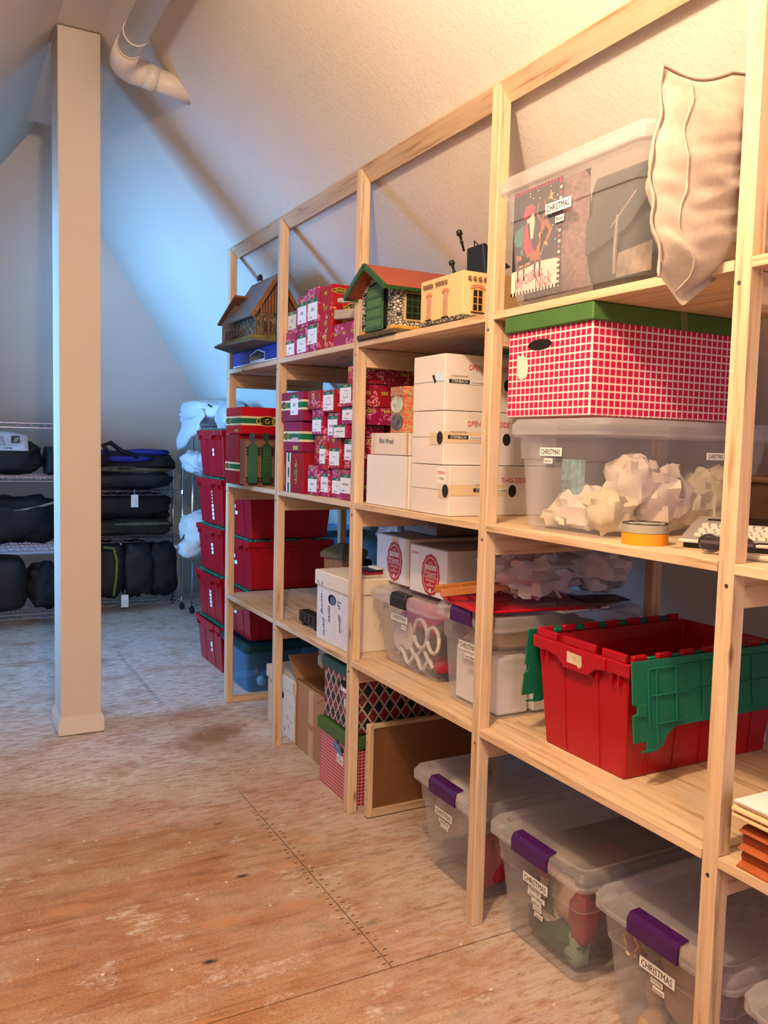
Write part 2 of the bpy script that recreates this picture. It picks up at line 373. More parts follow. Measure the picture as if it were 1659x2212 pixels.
def flat(parent, name, pts, face, c, m, th=.0008, rot=0):
    """thin slab with outline pts (2d, in the face's frame) standing proud of a face"""
    mb = MB(); R = FR[face] @ Matrix.Rotation(rot, 3, 'Z')
    n = len(pts); v = [R @ Vector((p[0], p[1], 0))+Vector(c) for p in pts]+[R @ Vector((p[0], p[1], th))+Vector(c) for p in pts]
    mb.add(v, [tuple(range(n))[::-1], tuple(range(n, 2*n))]+[(i, (i+1) % n, n+(i+1) % n, n+i) for i in range(n)])
    return mb.build(name, m, parent)
def rect(w, h): return [(-w/2, -h/2), (w/2, -h/2), (w/2, h/2), (-w/2, h/2)]
def oval(w, h, n=20, sc=0, k=12): return [((w/2)*math.cos(2*math.pi*i/n)*(1+sc*math.cos(k*2*math.pi*i/n)), (h/2)*math.sin(2*math.pi*i/n)*(1+sc*math.cos(k*2*math.pi*i/n))) for i in range(n)]
def sticker(parent, face, c, w, h, lines, m=None, ink=None, rot=0, name='paper_label'):
    o = flat(parent, name, rect(w, h), face, c, m or M_label, rot=rot)
    n = len(lines); nrm = FR[face].col[2]; R = FR[face] @ Matrix.Rotation(rot, 3, 'Z')
    for i, (s, fw_) in enumerate(lines):
        yy = h*(.5-(i+.5)/n); cc = Vector(c)+nrm*.0009+R @ Vector((0, yy, 0))
        text(o, s, face, cc, w*fw_, h/n*.62, ink or M_ink, rot)
    return o
def badge(parent, face, c, w, h, rot=0, s='L\u00b7G\u00b7B'):
    o = flat(parent, 'logo_plate', oval(w, h, 16, .05, 4), face, c, M_yellow, .0006, rot)
    nrm = FR[face].col[2]
    flat(o, 'plate_field', oval(w*.93, h*.84, 16, .05, 4), face, Vector(c)+nrm*.0005, M_ink, .0004, rot)
    text(o, s, face, Vector(c)+nrm*.0010, w*.72, h*.5, M_yellow, rot); return o
def carton(name, label, cat, x, y0, y1, z0, z1, d, m, group=None, bev=.002, solo=False):
    """box whose front (-X) face is at x; local origin is the front, near (-Y), bottom corner"""
    mb = MB().box(0, d, 0, y1-y0, 0, z1-z0)
    if solo:
        return tag(mb.build(name, m, None, (x, y0, z0), bevel=bev), label, cat, group)
    t = thing(name, label, cat, (x, y0, z0), group=group); mb.build('body', m, t, bevel=bev); return t
def blob(c, sz, seed=0, e=.75, amp=.12, f=3, nu=28, nv=16, crease=0):
    """lumpy soft body as an MB; superellipsoid with noise"""
    def sg(x, p): return math.copysign(abs(x)**p, x)
    def fn(u, v):
        a = 2*math.pi*u; b = math.pi*(v-.5)
        p = Vector((sg(math.cos(b), e)*sg(math.cos(a), e), sg(math.cos(b), e)*sg(math.sin(a), e), sg(math.sin(b), e)))
        q = p*f+Vector((seed*3.1, seed*1.7, seed)); d = noise.noise(q)*amp
        if crease: d += -abs(noise.noise(q*2.3))*crease
        p = p*(1+d); return (c[0]+p.x*sz[0]/2, c[1]+p.y*sz[1]/2, c[2]+p.z*sz[2]/2)
    return MB().grid(fn, nu, nv, cu=True)
# ---------------- the setting ----------------
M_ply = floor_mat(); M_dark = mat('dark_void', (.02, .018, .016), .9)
fl = struct(MB().box(-3.0, 2.2, -3.0, 8.3, -.05, -.02).build('floor', M_dark))
rows = [(-3.0, -.63, (-1.5, .9)), (-.625, .62, (-2.74, -.30, 2.14)), (.625, 1.877, (-1.52, .92)), (1.882, 3.128, (-2.74, -.30, 2.14)), (3.133, 4.388, (-1.52, .92)), (4.393, 5.64, (-2.74, -.30, 2.14)), (5.645, 6.9, (-1.52, .92)), (6.905, 8.3, (-2.74, -.3))]
for y0, y1, seams in rows:
    xs = [-3.0]+[x for x in seams if -3 < x < 2.2]+[2.2]
    for a, b in zip(xs[:-1], xs[1:]):
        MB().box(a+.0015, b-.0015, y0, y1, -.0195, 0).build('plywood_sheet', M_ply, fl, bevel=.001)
mb = MB()
for k in range(30):                                   # staples along the long joint
    y = 1.90+k*.036+random.uniform(-.006, .006)
    for sx in (-1, 1):
        x = -.3015+sx*random.uniform(.009, .026); y += random.uniform(-.008, .008)
        mb.box(x-.006, x+.006, y-.001, y+.001, 0, .001)
for k in range(26):
    y = 4.42+k*.045; mb.box(-.325, -.305, y-.0012, y+.0012, 0, .0012)
o = mb.build('joint_staples', mat('rusty_staple', (.03, .022, .02), .5, metal=.5), fl); o['kind'] = 'stuff'
mb = MB()
for k in range(150):                                  # paint and plaster chips
    x = random.uniform(-1.5, .0) if k > 40 else random.uniform(-.3, .2); y = random.uniform(.9, 5.6); r = random.uniform(.002, .007)*(1.6 if random.random() < .1 else 1); a = random.uniform(0, 6)
    mb.prism([(x+r*math.cos(a+t)*random.uniform(.5, 1.2), y+r*math.sin(a+t)*random.uniform(.5, 1.2)) for t in (0, 1.5, 3, 4.6)], 'z', 0, .0015)
o = mb.build('plaster_chips', mat('plaster_chip', (.75, .68, .55), .7), fl); o['kind'] = 'stuff'

K = 1.175; XR, XL, ZC = -.668, -.85, 3.185
HB = 1.42
def zA(x): return ZC-K*(x-XR)
# right slope (behind the shelving), far hip slope, left slope with a dormer opening, knee walls
ZR = 3.292; XM = (XR+XL)/2; YH = 5.86-(ZR-ZC)/HB; XK = 1.75; ZK = zA(XK); YK = 5.86+(ZC-ZK)/HB
T = .03
mb = MB().hexa([(XM, -3, ZR), (XK, -3, ZK), (XK, YK, ZK), (XM, YH, ZR), (XM+T, -3, ZR+T*2), (XK+T, -3, ZK+T), (XK+T, YK+T, ZK+T), (XM+T, YH+T, ZR+T*2)])
struct(mb.build('wall_right', M_wall))
struct(MB().box(XK, XK+.04, -3, YK+.3, -.02, ZK+.02).build('wall_knee_right', M_wall))
XLK = -3.0
def zL(x): return ZC-K*(XL-x)
ZLK = zL(XLK); YLK = 5.86+(ZC-ZLK)/HB
DX = -1.62; DY0, DY1 = 3.9, 5.72                      # dormer hole
def lslope(name, x0, x1, ya, yb, yc=None):
    yc = yb if yc is None else yc
    return struct(MB().hexa([(x0, ya, zL(x0)), (x1, ya, zL(x1)), (x1, yb, zL(x1)), (x0, yc, zL(x0)), (x0-T, ya, zL(x0)+T), (x1-T, ya, zL(x1)+T), (x1-T, yb, zL(x1)+T), (x0-T, yc, zL(x0)+T)]).build(name, M_wall))
yh = lambda x: 5.86+(ZC-zL(x))/HB
lslope('wall_left', DX, XM-.0, -3, YH, yh(DX))
lslope('wall_left_near', XLK, DX, -3, DY0); lslope('wall_left_far', XLK, DX, DY1, yh(DX), yh(XLK))
ZD = zL(DX)
struct(MB().box(XLK, DX, DY0-.1, DY1+.1, ZD, ZD+.03).build('ceiling_dormer', M_wall))
for n, y in (('wall_dormer_near', DY0-.03), ('wall_dormer_far', DY1)):
    struct(MB().prism([(XLK, ZLK-.3), (DX, ZD+.01), (XLK, ZD+.01)], 'y', y, y+.03).build(n, M_wall))
struct(MB().box(XLK-.04, XLK, -3, YLK+.2, -.02, ZLK+.05).build('wall_knee_left', M_wall))
struct(MB().box(XLK-.04, XLK, DY0, DY1, ZLK-.05, ZD+.03).build('wall_dormer_end', M_wall))
struct(MB().hexa([(XLK, YLK, ZLK), (XK, YK, ZK), (XM+.001, YH, ZR), (XM-.001, YH, ZR), (XLK, YLK+T, ZLK+T), (XK, YK+T, ZK+T), (XM+.001, YH+T, ZR+T), (XM-.001, YH+T, ZR+T)]).build('wall_back', M_wall))
struct(MB().box(XLK, XK+.04, YK-.02, YK+.04, -.02, ZK+.03).build('wall_knee_back', M_wall))
struct(MB().box(XL, XR, -3, 5.40, ZC, ZC+.06).build('ceiling', M_ceil))
struct(MB().prism([(XLK-.05, -.02), (XK+.05, -.02), (XK+.05, ZK), (XM, ZR+.05), (XLK-.05, ZLK)], 'y', -3.04, -3).build('wall_front', M_wall))
# window frames (outside the picture; the daylight comes through them)
def window(name, c, w, h, face):
    f = struct(MB().build_frame(c, w, h, face).build(name, M_paintwood)); return f
def build_frame(s, c, w, h, face):
    for a in (-1, 1):
        if face == 'x':
            s.box(c[0], c[0]+.04, c[1]+a*w/2-.03, c[1]+a*w/2+.03, c[2]-h/2-.03, c[2]+h/2+.03); s.box(c[0], c[0]+.04, c[1]-w/2, c[1]+w/2, c[2]+a*h/2-.03, c[2]+a*h/2+.03)
        else:
            s.box(c[0]+a*w/2-.03, c[0]+a*w/2+.03, c[1], c[1]+.04, c[2]-h/2-.03, c[2]+h/2+.03); s.box(c[0]-w/2, c[0]+w/2, c[1], c[1]+.04, c[2]+a*h/2-.03, c[2]+a*h/2+.03)
    return s
MB.build_frame = build_frame
window('window_1', (-3.0, 4.95, 1.55), 1.4, 1.3, 'x'); window('window_2', (-.6, -3.0, 1.45), 1.4, 1.2, 'y')
# boxed column with its baseboard
CX0, CX1, CY0, CY1 = -.848, -.668, 4.088, 4.30
col = struct(MB().box(CX0, CX1, CY0, CY1, .0, ZC-.006).build('trim_1', M_col, bevel=.0015)); col['label'] = 'square boxed drywall column standing on the plywood floor'
mb = MB()
for ex, z0, z1 in ((.012, .006, .07), (.008, .07, .084), (.0045, .084, .09)):
    mb.box(CX0-ex, CX1+ex, CY0-ex, CY1+ex, z0, z1)
mb.build('baseboard', M_paintwood, col, bevel=.001)
# bulb fixture on the flat ceiling, above and outside the picture
t = thing('pendant_lamp', 'bare warm bulb hanging on a cord from the left sloped ceiling', 'lamp', (-1.0, 1.40, zL(-1.0)-.004))
MB().lathe((0, 0, 0), [(.045, .02), (.045, 0), (.045, -.02), (.006, -.03), (.006, -.30), (.02, -.31), (.02, -.35)]).build('lamp_holder', M_paintwood, t)

# vent pipe
M_pvc = mat('painted_pipe', (.72, .66, .57), .4, var=.03, vs=12)
pz = 2.915; px = -.655; R0 = .047
t = thing('vent_pipe', 'cream painted vent pipe with an elbow under the sloped ceiling', 'pipe', (px, 3.73, pz))
MB().tube([(0, -4.2, .0), (0, -.14, 0)], R0, 20).build('pipe_run', M_pvc, t, smooth=True)
elb = [(0, -.17, 0)]+[(.085-.085*math.cos(a), -.085+.085*math.sin(a), -.01*math.sin(a)) for a in [i*math.pi/16 for i in range(9)]]
MB().tube([(0, -.20, 0)]+elb[1:]+[(.11, 0, -.012)], R0+.005, 20).build('elbow', M_pvc, t, smooth=True)
MB().tube([(.105, 0, -.012), (.315, 0, -.05)], R0, 20).build('stub_pipe', M_pvc, t, smooth=True)
for a, b in (((.105, 0, -.012), (.155, 0, -.021)),):
    MB().tube([a, b], R0+.006, 20).build('coupling', M_pvc, t, smooth=True)
for y in (-.21, -.33):
    MB().tube([(R0*1.03*math.cos(a), y, R0*1.03*math.sin(a)) for a in [i*math.pi/10 for i in range(20)]], .0025, 6, closed=True).build('pipe_strap', M_pvc, t)

# ---------------- shelving ----------------
PY = [4.274, 3.560, 2.779, 1.945, 1.114, .283]; PW = .038
LV = [.586, 1.173, 1.755]; RZ = 2.364
DEP = {.586: .70, 1.173: .70, 1.755: .54}
sh = thing('wooden_shelving', 'built-in pine shelving bay along the sloped wall', 'shelving', (0, 0, 0))
PZ, PYm, PX = pine('z'), pine('y'), pine('x')
M_screw = mat('screw_head', (.35, .33, .30), .35, metal=1); M_hole = mat('screw_hole', (.05, .035, .02), .9)
for i, y in enumerate(PY):
    zt = RZ; dz = K*PW
    p = MB().hexa([(0, y, 0), (PW, y, 0), (PW, y+PW, 0), (0, y+PW, 0), (0, y, zt), (PW, y, zt-dz), (PW, y+PW, zt-dz), (0, y+PW, zt)]).build('post', PZ, sh, bevel=.0025)
    for z in LV:
        MB().lathe((-.0012, y+PW/2+random.uniform(-.006, .006), z-.045), [(.0042, 0), (.0042, .002)], 10, axis='x').build('screw', M_screw if z > 1.5 or i == 3 else M_hole, p)
    rp = MB().box(.65, .688, y, y+PW, 0, zA(.688)-.03).build('post', PZ, sh, bevel=.002)
    for z in LV:
        x1 = .65 if z < 1.6 else .53
        MB().box(PW, x1, y+.002, y+PW-.002, z-.022-.068, z-.0225).build('cleat', PX, sh, bevel=.002)
MB().box(PW, .65, PY[0]+.004, PY[0]+PW-.004, 0, .03).build('cleat', PX, sh, bevel=.002)
M_plyshelf = pine('y', 1.03, '_ply')
for i in range(6):
    for z in LV:
        y1 = PY[i]-.001; y0 = (PY[i+1] if i < 5 else -.5)+PW+.001
        # notched round the posts: a deep board behind them and a lip between them
        d = DEP[z]; a = y0-.002 if i < 5 else y0; b = y1+.002
        pts = [(0, y0), (PW+.001, y0), (PW+.001, y0-PW/2), (d-.05, y0-PW/2), (d-.05, y0), (d, y0), (d, y1), (d-.05, y1), (d-.05, y1+PW/2 if i else y1+PW), (PW+.001, y1+PW/2 if i else y1+PW), (PW+.001, y1), (0, y1)]
        zz = z+(.0005 if i % 2 else 0)
        MB().prism([(q[0], q[1]) for q in pts], 'z', zz-.021, zz).build('shelf', M_plyshelf, sh, bevel=.0012)
# rails laid flat under the sloped ceiling
for a, b in zip([4.312]+PY[1:5], PY[1:5]+[-.5]):
    un = Vector((1, 0, -K)).normalized(); nn = Vector((K, 0, 1)).normalized()
    pts = []
    for y in (b+(PW/2 if b > 0 else 0), a+(PW/2 if a < 4.3 else 0)):
        q0 = Vector((-.0015, y, RZ+.002)); pts.append([q0, q0+un*.062, q0+un*.062+nn*.019, q0+nn*.019])
    A, B = pts
    MB().hexa([A[0], A[1], A[2], A[3], B[0], B[1], B[2], B[3]]).build('top_rail', pine('y', .93, '_rail'), sh, bevel=.0015)
# ---------------- clear tubs and totes ----------------
def tub(name, label, x, y0, L, D, H, z, body=None, lid=None, latch=M_purple, latch_w=.15, labels=(), group=None, lidh=.036, taper=.035, rz=0, lidded=True):
    """translucent tub; local x into the shelf, y along it; (x, y0) is the near front corner of the lid"""
    body = body or M_clear; lid = lid or M_lid
    t = thing(name, label, 'storage tub', (x, y0, z), rz, group)
    h = H-lidh; e = .022
    a = (e+taper*.6, D-e-taper*.6, e+taper, L-e-taper); b = (e, D-e, e, L-e)
    mb = MB()
    def ring(q, zz, r=.03, n=4):
        out = []
        for cx, cy, a0 in ((q[1]-r, q[3]-r, 0), (q[0]+r, q[3]-r, 1), (q[0]+r, q[2]+r, 2), (q[1]-r, q[2]+r, 3)):
            for k in range(n+1):
                an = (a0+k/n)*math.pi/2; out.append((cx+r*math.cos(an), cy+r*math.sin(an), zz))
        return out
    def shell(rings, cap0=True, cap1=False, m=0):
        n = len(rings[0]); vs = [p for r_ in rings for p in r_]; fs = []
        for i in range(len(rings)-1):
            fs += [(i*n+k, i*n+(k+1) % n, (i+1)*n+(k+1) % n, (i+1)*n+k) for k in range(n)]
        if cap0: fs.append(tuple(range(n)))
        if cap1: fs.append(tuple(range((len(rings)-1)*n, len(rings)*n)))
        mb.add(vs, fs, m)
    def lerp(f, o=0): return (a[0]+(b[0]-a[0])*f-o, a[1]+(b[1]-a[1])*f+o, a[2]+(b[2]-a[2])*f-o, a[3]+(b[3]-a[3])*f+o)
    g = lambda q, d: (q[0]+d, q[1]-d, q[2]+d, q[3]-d)
    shell([ring(g(a, .012), 0), ring(a, .012), ring(lerp(.72), h*.72), ring(lerp(.72, .005), h*.725), ring(lerp(.97, .005), h*.97), ring(g(b, -.012), h*.975), ring(g(b, -.012), h)])
    mb.build('tub_body', body, t, smooth='auto')
    if lidded:
        mb = MB(); q = (0, D, 0, L)
        shell([ring(g(q, .006), h-.014, .035), ring(q, h-.008, .035), ring(q, h+lidh*.45, .035), ring(g(q, .01), H-.004, .035), ring(g(q, .035), H-.004, .03), ring(g(q, .045), H-.016, .025)], cap0=False, cap1=True)
        mb.build('lid', lid, t, smooth='auto')
        if latch:
            c = L/2
            o = MB().prism([(-.009, h-.010), (.006, h-.012), (.004, h-.004), (.0, h), (.003, H-.004), (.03, H+.001), (.03, H+.005), (.0, H+.003), (-.009, H-.010)], 'y', c-latch_w/2, c+latch_w/2).build('latch', latch, t, bevel=.002)
    fy = lambda zz: a[0]+(b[0]-a[0])*min(1, zz/h)-(.006 if zz > h*.7 else .001)
    for lines, c, w, hh, rot in labels:
        sticker(t, 'F', (fy(c[1])-.003, c[0], c[1]), w, hh, lines, rot=rot)
    return t
XM1 = lambda c, w=.10, h=.024, rot=0: ([('CHRISTMAS', .88)], c, w, h, rot)
def small(s, c, w=.04, h=.014, rot=0): return ([(s, .8)], c, w, h, rot)

FL = 'clear tubs with purple latches on the floor'
tub('storage_tub', 'clear tub with purple latch, fur hood inside, behind fourth post on floor', .045, 1.985, .417, .60, .325, 0, labels=[XM1((.23, .215), .10), small('Christmas Train', (.235, .185), .062, .013), small('Snowman', (.235, .168), .045, .013)], group=FL)
tub('storage_tub', 'clear floor tub with purple latch holding stuffed Christmas stockings', .045, 1.543, .417, .60, .325, 0, labels=[XM1((.205, .212), .105, .026), small('Reindeer Bags', (.215, .185), .055, .013), small('Reindeer Headbands', (.208, .169), .072, .013), small('Santa Hats', (.208, .153), .042, .013), small('Stockings', (.205, .137), .036, .013), small('Table cloth', (.2, .119), .036, .013)], group=FL)
tub('storage_tub', 'clear floor tub with purple latch holding brown teddy, in front of right post', .045, 1.10, .417, .60, .325, 0, labels=[XM1((.21, .215), .105, .026), small('Frog King', (.215, .185), .036, .013), small('Santas', (.21, .167), .034, .013)], group=FL)
tub('storage_tub', 'clear plastic tub at the bottom right corner, cut by the frame', .045, .668, .417, .60, .325, 0, group=FL)
PT = tub('storage_tub', 'clear lidded tub of pillows on the top shelf beside linen pillow', -.035, 1.362, .54, .26, .335, 1.757, latch=None, labels=[XM1((.30, .215), .095, .025), small('Pillows', (.30, .186), .032, .016)], taper=.02)
tub('storage_tub', 'large clear tub of crumpled tissue under the red checked box', .0, 1.495, .37, .62, .292, 1.174, latch=None, labels=[XM1((.20, .205), .085, .021), small('Large Santa', (.21, .182), .034, .013)], taper=.02)
T1 = tub('storage_tub', 'clear tub of pink and white ornaments with black latch beside floral box', .085, 2.335, .49, .50, .275, .587, latch=M_black, latch_w=.105, labels=[XM1((.27, .185), .115, .024), small('Gift Wrap', (.25, .155), .034, .016)])
T2 = tub('storage_tub', 'clear tub of white foam blocks with purple latch, left of red tote', .045, 1.945, .345, .59, .315, .587, latch_w=.11, taper=.02, labels=[XM1((.165, .195), .105, .026), small('Snow Globes', (.155, .165), .06, .016)])
# side sticker on the tissue tub
for o in bpy.data.objects:
    if o.get('label', '').startswith('large clear tub of crumpled'): sticker(o, 'S', (.39, .012, .203), .062, .018, [('CHRISTMAS', .86)])

def crush(name, label, c, sz, seed, m, cat='paper', e=.8, amp=.35, f=2.2, nu=24, nv=15, crease=.25, group=None, smooth='auto', rot=0):
    mb = blob((0, 0, 0), sz, seed, e, amp, f, nu, nv, crease); o = mb.build(name, m, None, c, smooth=smooth)
    if rot: o.rotation_euler = (0, 0, rot)
    return tag(o, label, cat, group)
TG = 'crumpled tissue in the large santa tub'
for i, (c, sz, mm) in enumerate([((.13, 1.70, 1.24), (.11, .16, .12), 0), ((.13, 1.60, 1.235), (.12, .12, .11), 1), ((.20, 1.60, 1.31), (.13, .12, .14), 0), ((.29, 1.59, 1.27), (.16, .13, .16), 0), ((.38, 1.60, 1.24), (.15, .13, .12), 1), ((.48, 1.60, 1.27), (.13, .14, .15), 1), ((.12, 1.77, 1.21), (.10, .10, .06), 1)]):
    crush('tissue_paper', ['front left heap of pale tissue in the large santa tub', 'creamy tissue heap at the near front corner of the large santa tub', 'upper pale tissue peak behind the near front corner of the santa tub', 'pale tissue heap in the middle of the santa tub side', 'creamy tissue low behind the tape rolls in the santa tub', 'rearmost creamy tissue heap in the santa tub by near post', 'small flat tissue scrap at the far front corner of the santa tub'][i], c, sz, i+3, [M_tissue, M_kraftpaper][0] if not mm else mat('cream_tissue', (.66, .58, .40), .8, var=.1, vs=10), group=TG)
tag(MB().box(0, .02, 0, .07, 0, .09).build('snowflake_box', mat('teal_snow_print', (.20, .38, .40), .6, var=.35, vs=60), None, (.09, 1.67, 1.27), bevel=.002), 'pale teal snowflake carton inside tub under checked box', 'box')

# pillow tub contents
t = thing('needlepoint_pillow', 'needlepoint pillow with red hatted rider on reindeer inside clear tub', 'pillow', (.044, 1.622, 1.777))
M_np = mat('navy_needlepoint', (.015, .022, .04), .8, bump=.4, bs=300); M_npw = mat('ivory_needlepoint', (.78, .66, .54), .8); M_npr = mat('raspberry_needlepoint', (.55, .025, .09), .8); M_npg = mat('teal_needlepoint', (.03, .22, .19), .8); M_npb = mat('brown_needlepoint', (.34, .10, .05), .8); M_npo = mat('orange_needlepoint', (.75, .28, .08), .8)
def pil(w, h, d, m, parent, name, x=0, y=0, z=0):
    def fn(u, v):
        a = 2*math.pi*u; sx = math.cos(a); sy = math.sin(a)
        return None
    mb = MB(); nu = 13
    for sd in (-1, 1):
        def f(u, v, sd=sd):
            q = (1-abs(2*u-1)**3)*(1-abs(2*v-1)**3); return (x+sd*d/2*q**.5, y+w*u, z+h*v)
        mb.grid(f, nu, nu)
    return mb.build(name, m, parent, smooth=True)
pil(.245, .285, .07, mat('brown_ticking', (.17, .10, .10), .8, var=.4, vs=90), t, 'cushion')
pl = flat(t, 'picture', rect(.195, .265), 'F', (-.036, .155, .142), M_np, .001)
c0 = (-.0375, .155, .142)
def np_(pts, m, name='stitched_shape'): return flat(pl, name, pts, 'F', c0, m, .0008)
np_([(-.0975, -.1325), (.0975, -.1325), (.0975, -.062), (.02, -.058), (-.03, -.066), (-.0975, -.070)], M_npw)
for k in range(15):
    np_([(-.0975+k*.013, .1245), (-.091+k*.013, .1245), (-.087+k*.013, .1325), (-.0935+k*.013, .1325)], M_npr); np_([(-.0975+k*.013, -.1325), (-.091+k*.013, -.1325), (-.091+k*.013, -.124), (-.0975+k*.013, -.124)], M_npr)
for k in range(20): np_([(.089, -.13+k*.013), (.0975, -.13+k*.013), (.0975, -.1235+k*.013), (.089, -.1235+k*.013)], M_npr if k % 2 else M_npw)
np_([(-.055, .062), (-.045, .088), (-.02, .092), (-.005, .080), (-.012, .068), (-.035, .055)], M_npr); np_([(-.04, .060), (-.012, .070), (-.006, .045), (-.012, .005), (-.024, .0), (-.035, .04)], M_npw)
np_([(-.045, .042), (-.028, .048), (-.018, -.01), (-.005, -.03), (-.045, -.035), (-.055, -.01)], M_npr); np_([(-.085, .035), (-.05, .045), (-.05, -.012), (-.08, -.005), (-.09, .01)], M_npg)
np_([(-.078, -.028), (-.045, -.034), (.0, -.03), (.02, .0), (.018, .04), (.045, .042), (.065, .012), (.05, -.012), (.035, -.012), (.018, -.055), (-.01, -.052), (-.06, -.058), (-.08, -.052)], M_npb)
np_([(.028, .012), (.04, .028), (.052, .01), (.035, -.012), (.024, -.045), (.016, -.03)], M_npw); np_([(-.075, -.045), (-.02, -.042), (-.02, -.060), (-.074, -.064)], M_npo); np_([(.01, .01), (.018, .015), (.05, -.02), (.046, -.026), (.02, -.008)], M_npo); np_([(-.065, -.02), (-.05, -.015), (-.03, -.045), (-.05, -.050)], M_npg)
for lx in (-.07, -.045, .0, .02): np_([(lx-.004, -.05), (lx+.005, -.05), (lx+.003, -.085), (lx+.008, -.098), (lx-.004, -.098), (lx-.002, -.085)], M_npb)
for s in (-1, 1): np_([(.02+s*.003, .04), (.02+s*.02, .06), (.02+s*.014, .09), (.02+s*.010, .09), (.02+s*.015, .062), (.02+s*.001, .045)], M_npb)
np_([(.045, .088), (.052, .098), (.054, .112), (.058, .100), (.068, .100), (.060, .093), (.064, .082), (.055, .088)], M_npo)
for k in range(46):
    x, y = random.uniform(-.09, .085), random.uniform(-.05, .12)
    if (x < -.02 and y < .09) or (-.02 < x < .05 and y < .09) : continue
    np_([(x-.0015, y-.0015), (x+.0015, y-.0015), (x+.0015, y+.0015), (x-.0015, y+.0015)], M_npw)
text(pl, 'Jolly Old', 'F', (-.0385, .200, .040), .075, .035, M_npr, .18, .2); text(pl, 'Saint', 'F', (-.0385, .143, .056), .045, .024, M_npr, .18, .2); text(pl, 'Nick', 'F', (-.0385, .118, .035), .065, .034, M_npr, .12, .2)
t = thing('dark_cushion', 'charcoal cushion with draped cloth inside the clear pillow tub', 'cushion', (.045, 1.405, 1.777))
crv = mat('charcoal_velvet', (.022, .028, .03), .85, sheen=.3, bump=.3, bs=20, bd=.006)
pil(.275, .285, .13, crv, t, 'cushion', .072, 0)
flat(t, 'draped_cloth', [(-.13, .03), (.06, .10), (.135, .14), (.135, .08), (.05, .0), (-.05, -.03), (-.13, -.05)], 'F', (-.002, .135, .115), mat('dark_slate_cloth', (.035, .042, .045), .8), .003)
M_strp = mat('taupe_cord', (.25, .20, .17), .8)
MB().tube([(.0, .265, .09), (.0, .17, .10), (-.003, .12, .14), (-.003, .06, .19), (.01, .02, .215)], .0035, 6).build('piping', M_strp, t); MB().tube([(.002, .125, .02), (-.004, .12, .07), (-.004, .115, .15)], .005, 6).build('piping', M_strp, t)
flat(t, 'patchwork', [(-.06, -.025), (.05, -.025), (.05, .04), (-.055, .03)], 'F', (.004, .06, .035), mat('patchwork_print', (.22, .17, .13), .8, var=.5, vs=25), .002)

# linen pillow squeezed between the tub and the near post
M_linen = mat('crumpled_linen', (.40, .33, .265), .85, var=.07, vs=60, bump=.5, bs=420, bd=.001, sheen=.2)
t = thing('linen_pillow', 'crumpled natural linen pillow standing on end beside the pillow tub', 'pillow', (-.16, 1.22, 1.70))
def lin(sd):
    def f(u, v):
        wd = .33; hgt = .405
        x = wd*u; zz = hgt*v
        q = max(0, (1-abs(2*u-1)**2.6)*(1-abs(2*v-1)**2.6))**.6
        fold = .022*noise.noise(Vector((u*1.1, v*7.5+u*2.2, 3+sd)))*max(0, 1-v)**.35*1.5 + .010*noise.noise(Vector((u*4, v*14, 7+sd)))*(1.15-v)
        fold -= .018*abs(noise.noise(Vector((u*1.5+v*1.2, v*5+u, 9+sd))))*(1.1-v)
        y = sd*(.062*q+fold*min(1, q*3))
        x += (.010*math.sin(v*8+1)+.008*noise.noise(Vector((1, v*6, 2)))+.012*v)*(1-u)
        zz += (-.020*math.sin(math.pi*min(1, u/.6))+.045*u)*v**4
        # lower front corner sags over the shelf edge; lower edge rises to the rear
        zz += (1-v)**1.6*((.02-.05*u/.19) if u < .19 else (-.03+.10*min(1, (u-.19)/.45)))
        x += (1-v)**2*.03
        zc = 3.185-1.175*((-.16+x)+.668)-.025-1.70
        return (x, y, min(zz, zc))
    return f
mb = MB(); mb.grid(lin(-1), 46, 60); mb.grid(lin(1), 30, 40); mb.build('cushion', M_linen, t, smooth=True)
F_ = lin(-1)
MB().tube([Vector(F_(.0, k/30))+Vector((-.004, .004*math.sin(k), 0)) for k in range(31)], .0035, 6).build('flange', mat('linen_edge', (.47, .37, .29), .85), t, smooth=True)
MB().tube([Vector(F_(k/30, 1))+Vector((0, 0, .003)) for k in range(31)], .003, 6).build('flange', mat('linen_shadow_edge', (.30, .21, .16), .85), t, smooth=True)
MB().tube([Vector(F_(.13+.03*math.sin(k*.5), k/30))+Vector((0, -.001, 0)) for k in range(1, 30)], .0022, 5).build('seam', mat('linen_edge', (.47, .37, .29)), t, smooth=True)

# red checked box with green lid
def lidded_box(label, x, y0, y1, z0, z1, d, m, ml, lidh=.042, hand=True, ov=.010, group=None, hole=None):
    t = carton('lidded_box', label, 'box', x, y0, y1, z0, z1, d, m, group)
    h = z1-z0; L = y1-y0
    MB().box(-ov, d+ov, -ov, L+ov, h-lidh+.006, h+.006).build('lid', ml, t, bevel=.003)
    if hand:
        c = (L/2, h-lidh-.03) if hole is None else hole; mb = MB()
        pts = oval(.095 if L > .28 else .06, .028, 16, 0); mb.prism([(c[0]+p[0], c[1]+p[1]) for p in pts], 'x', -.0012, .0006)
        mb.build('hand_hole', mat('hole_dark', (.004, .003, .003), .9), t)
    return t
CB = lidded_box('red and white checked box with green lid on the large tub', .012, 1.556, 1.882, 1.468, 1.728, .50, M_check, M_lidgreen, .044, hole=(.195, .183))
flat(CB, 'torn_patch', [(-.022, .03), (-.01, .022), (0, .034), (.006, .022), (.018, .018), (.024, -.005), (.02, -.03), (.0, -.038), (-.016, -.034), (-.024, -.01)], 'F', (-.0012, .262, .135), mat('torn_paper', (.85, .70, .58), .8), .0006)
flat(CB, 'tape_strip', rect(.022, .046), 'S', (.285, -.0106, .243), mat('faded_tape', (.16, .17, .07), .4), .0004, .15)

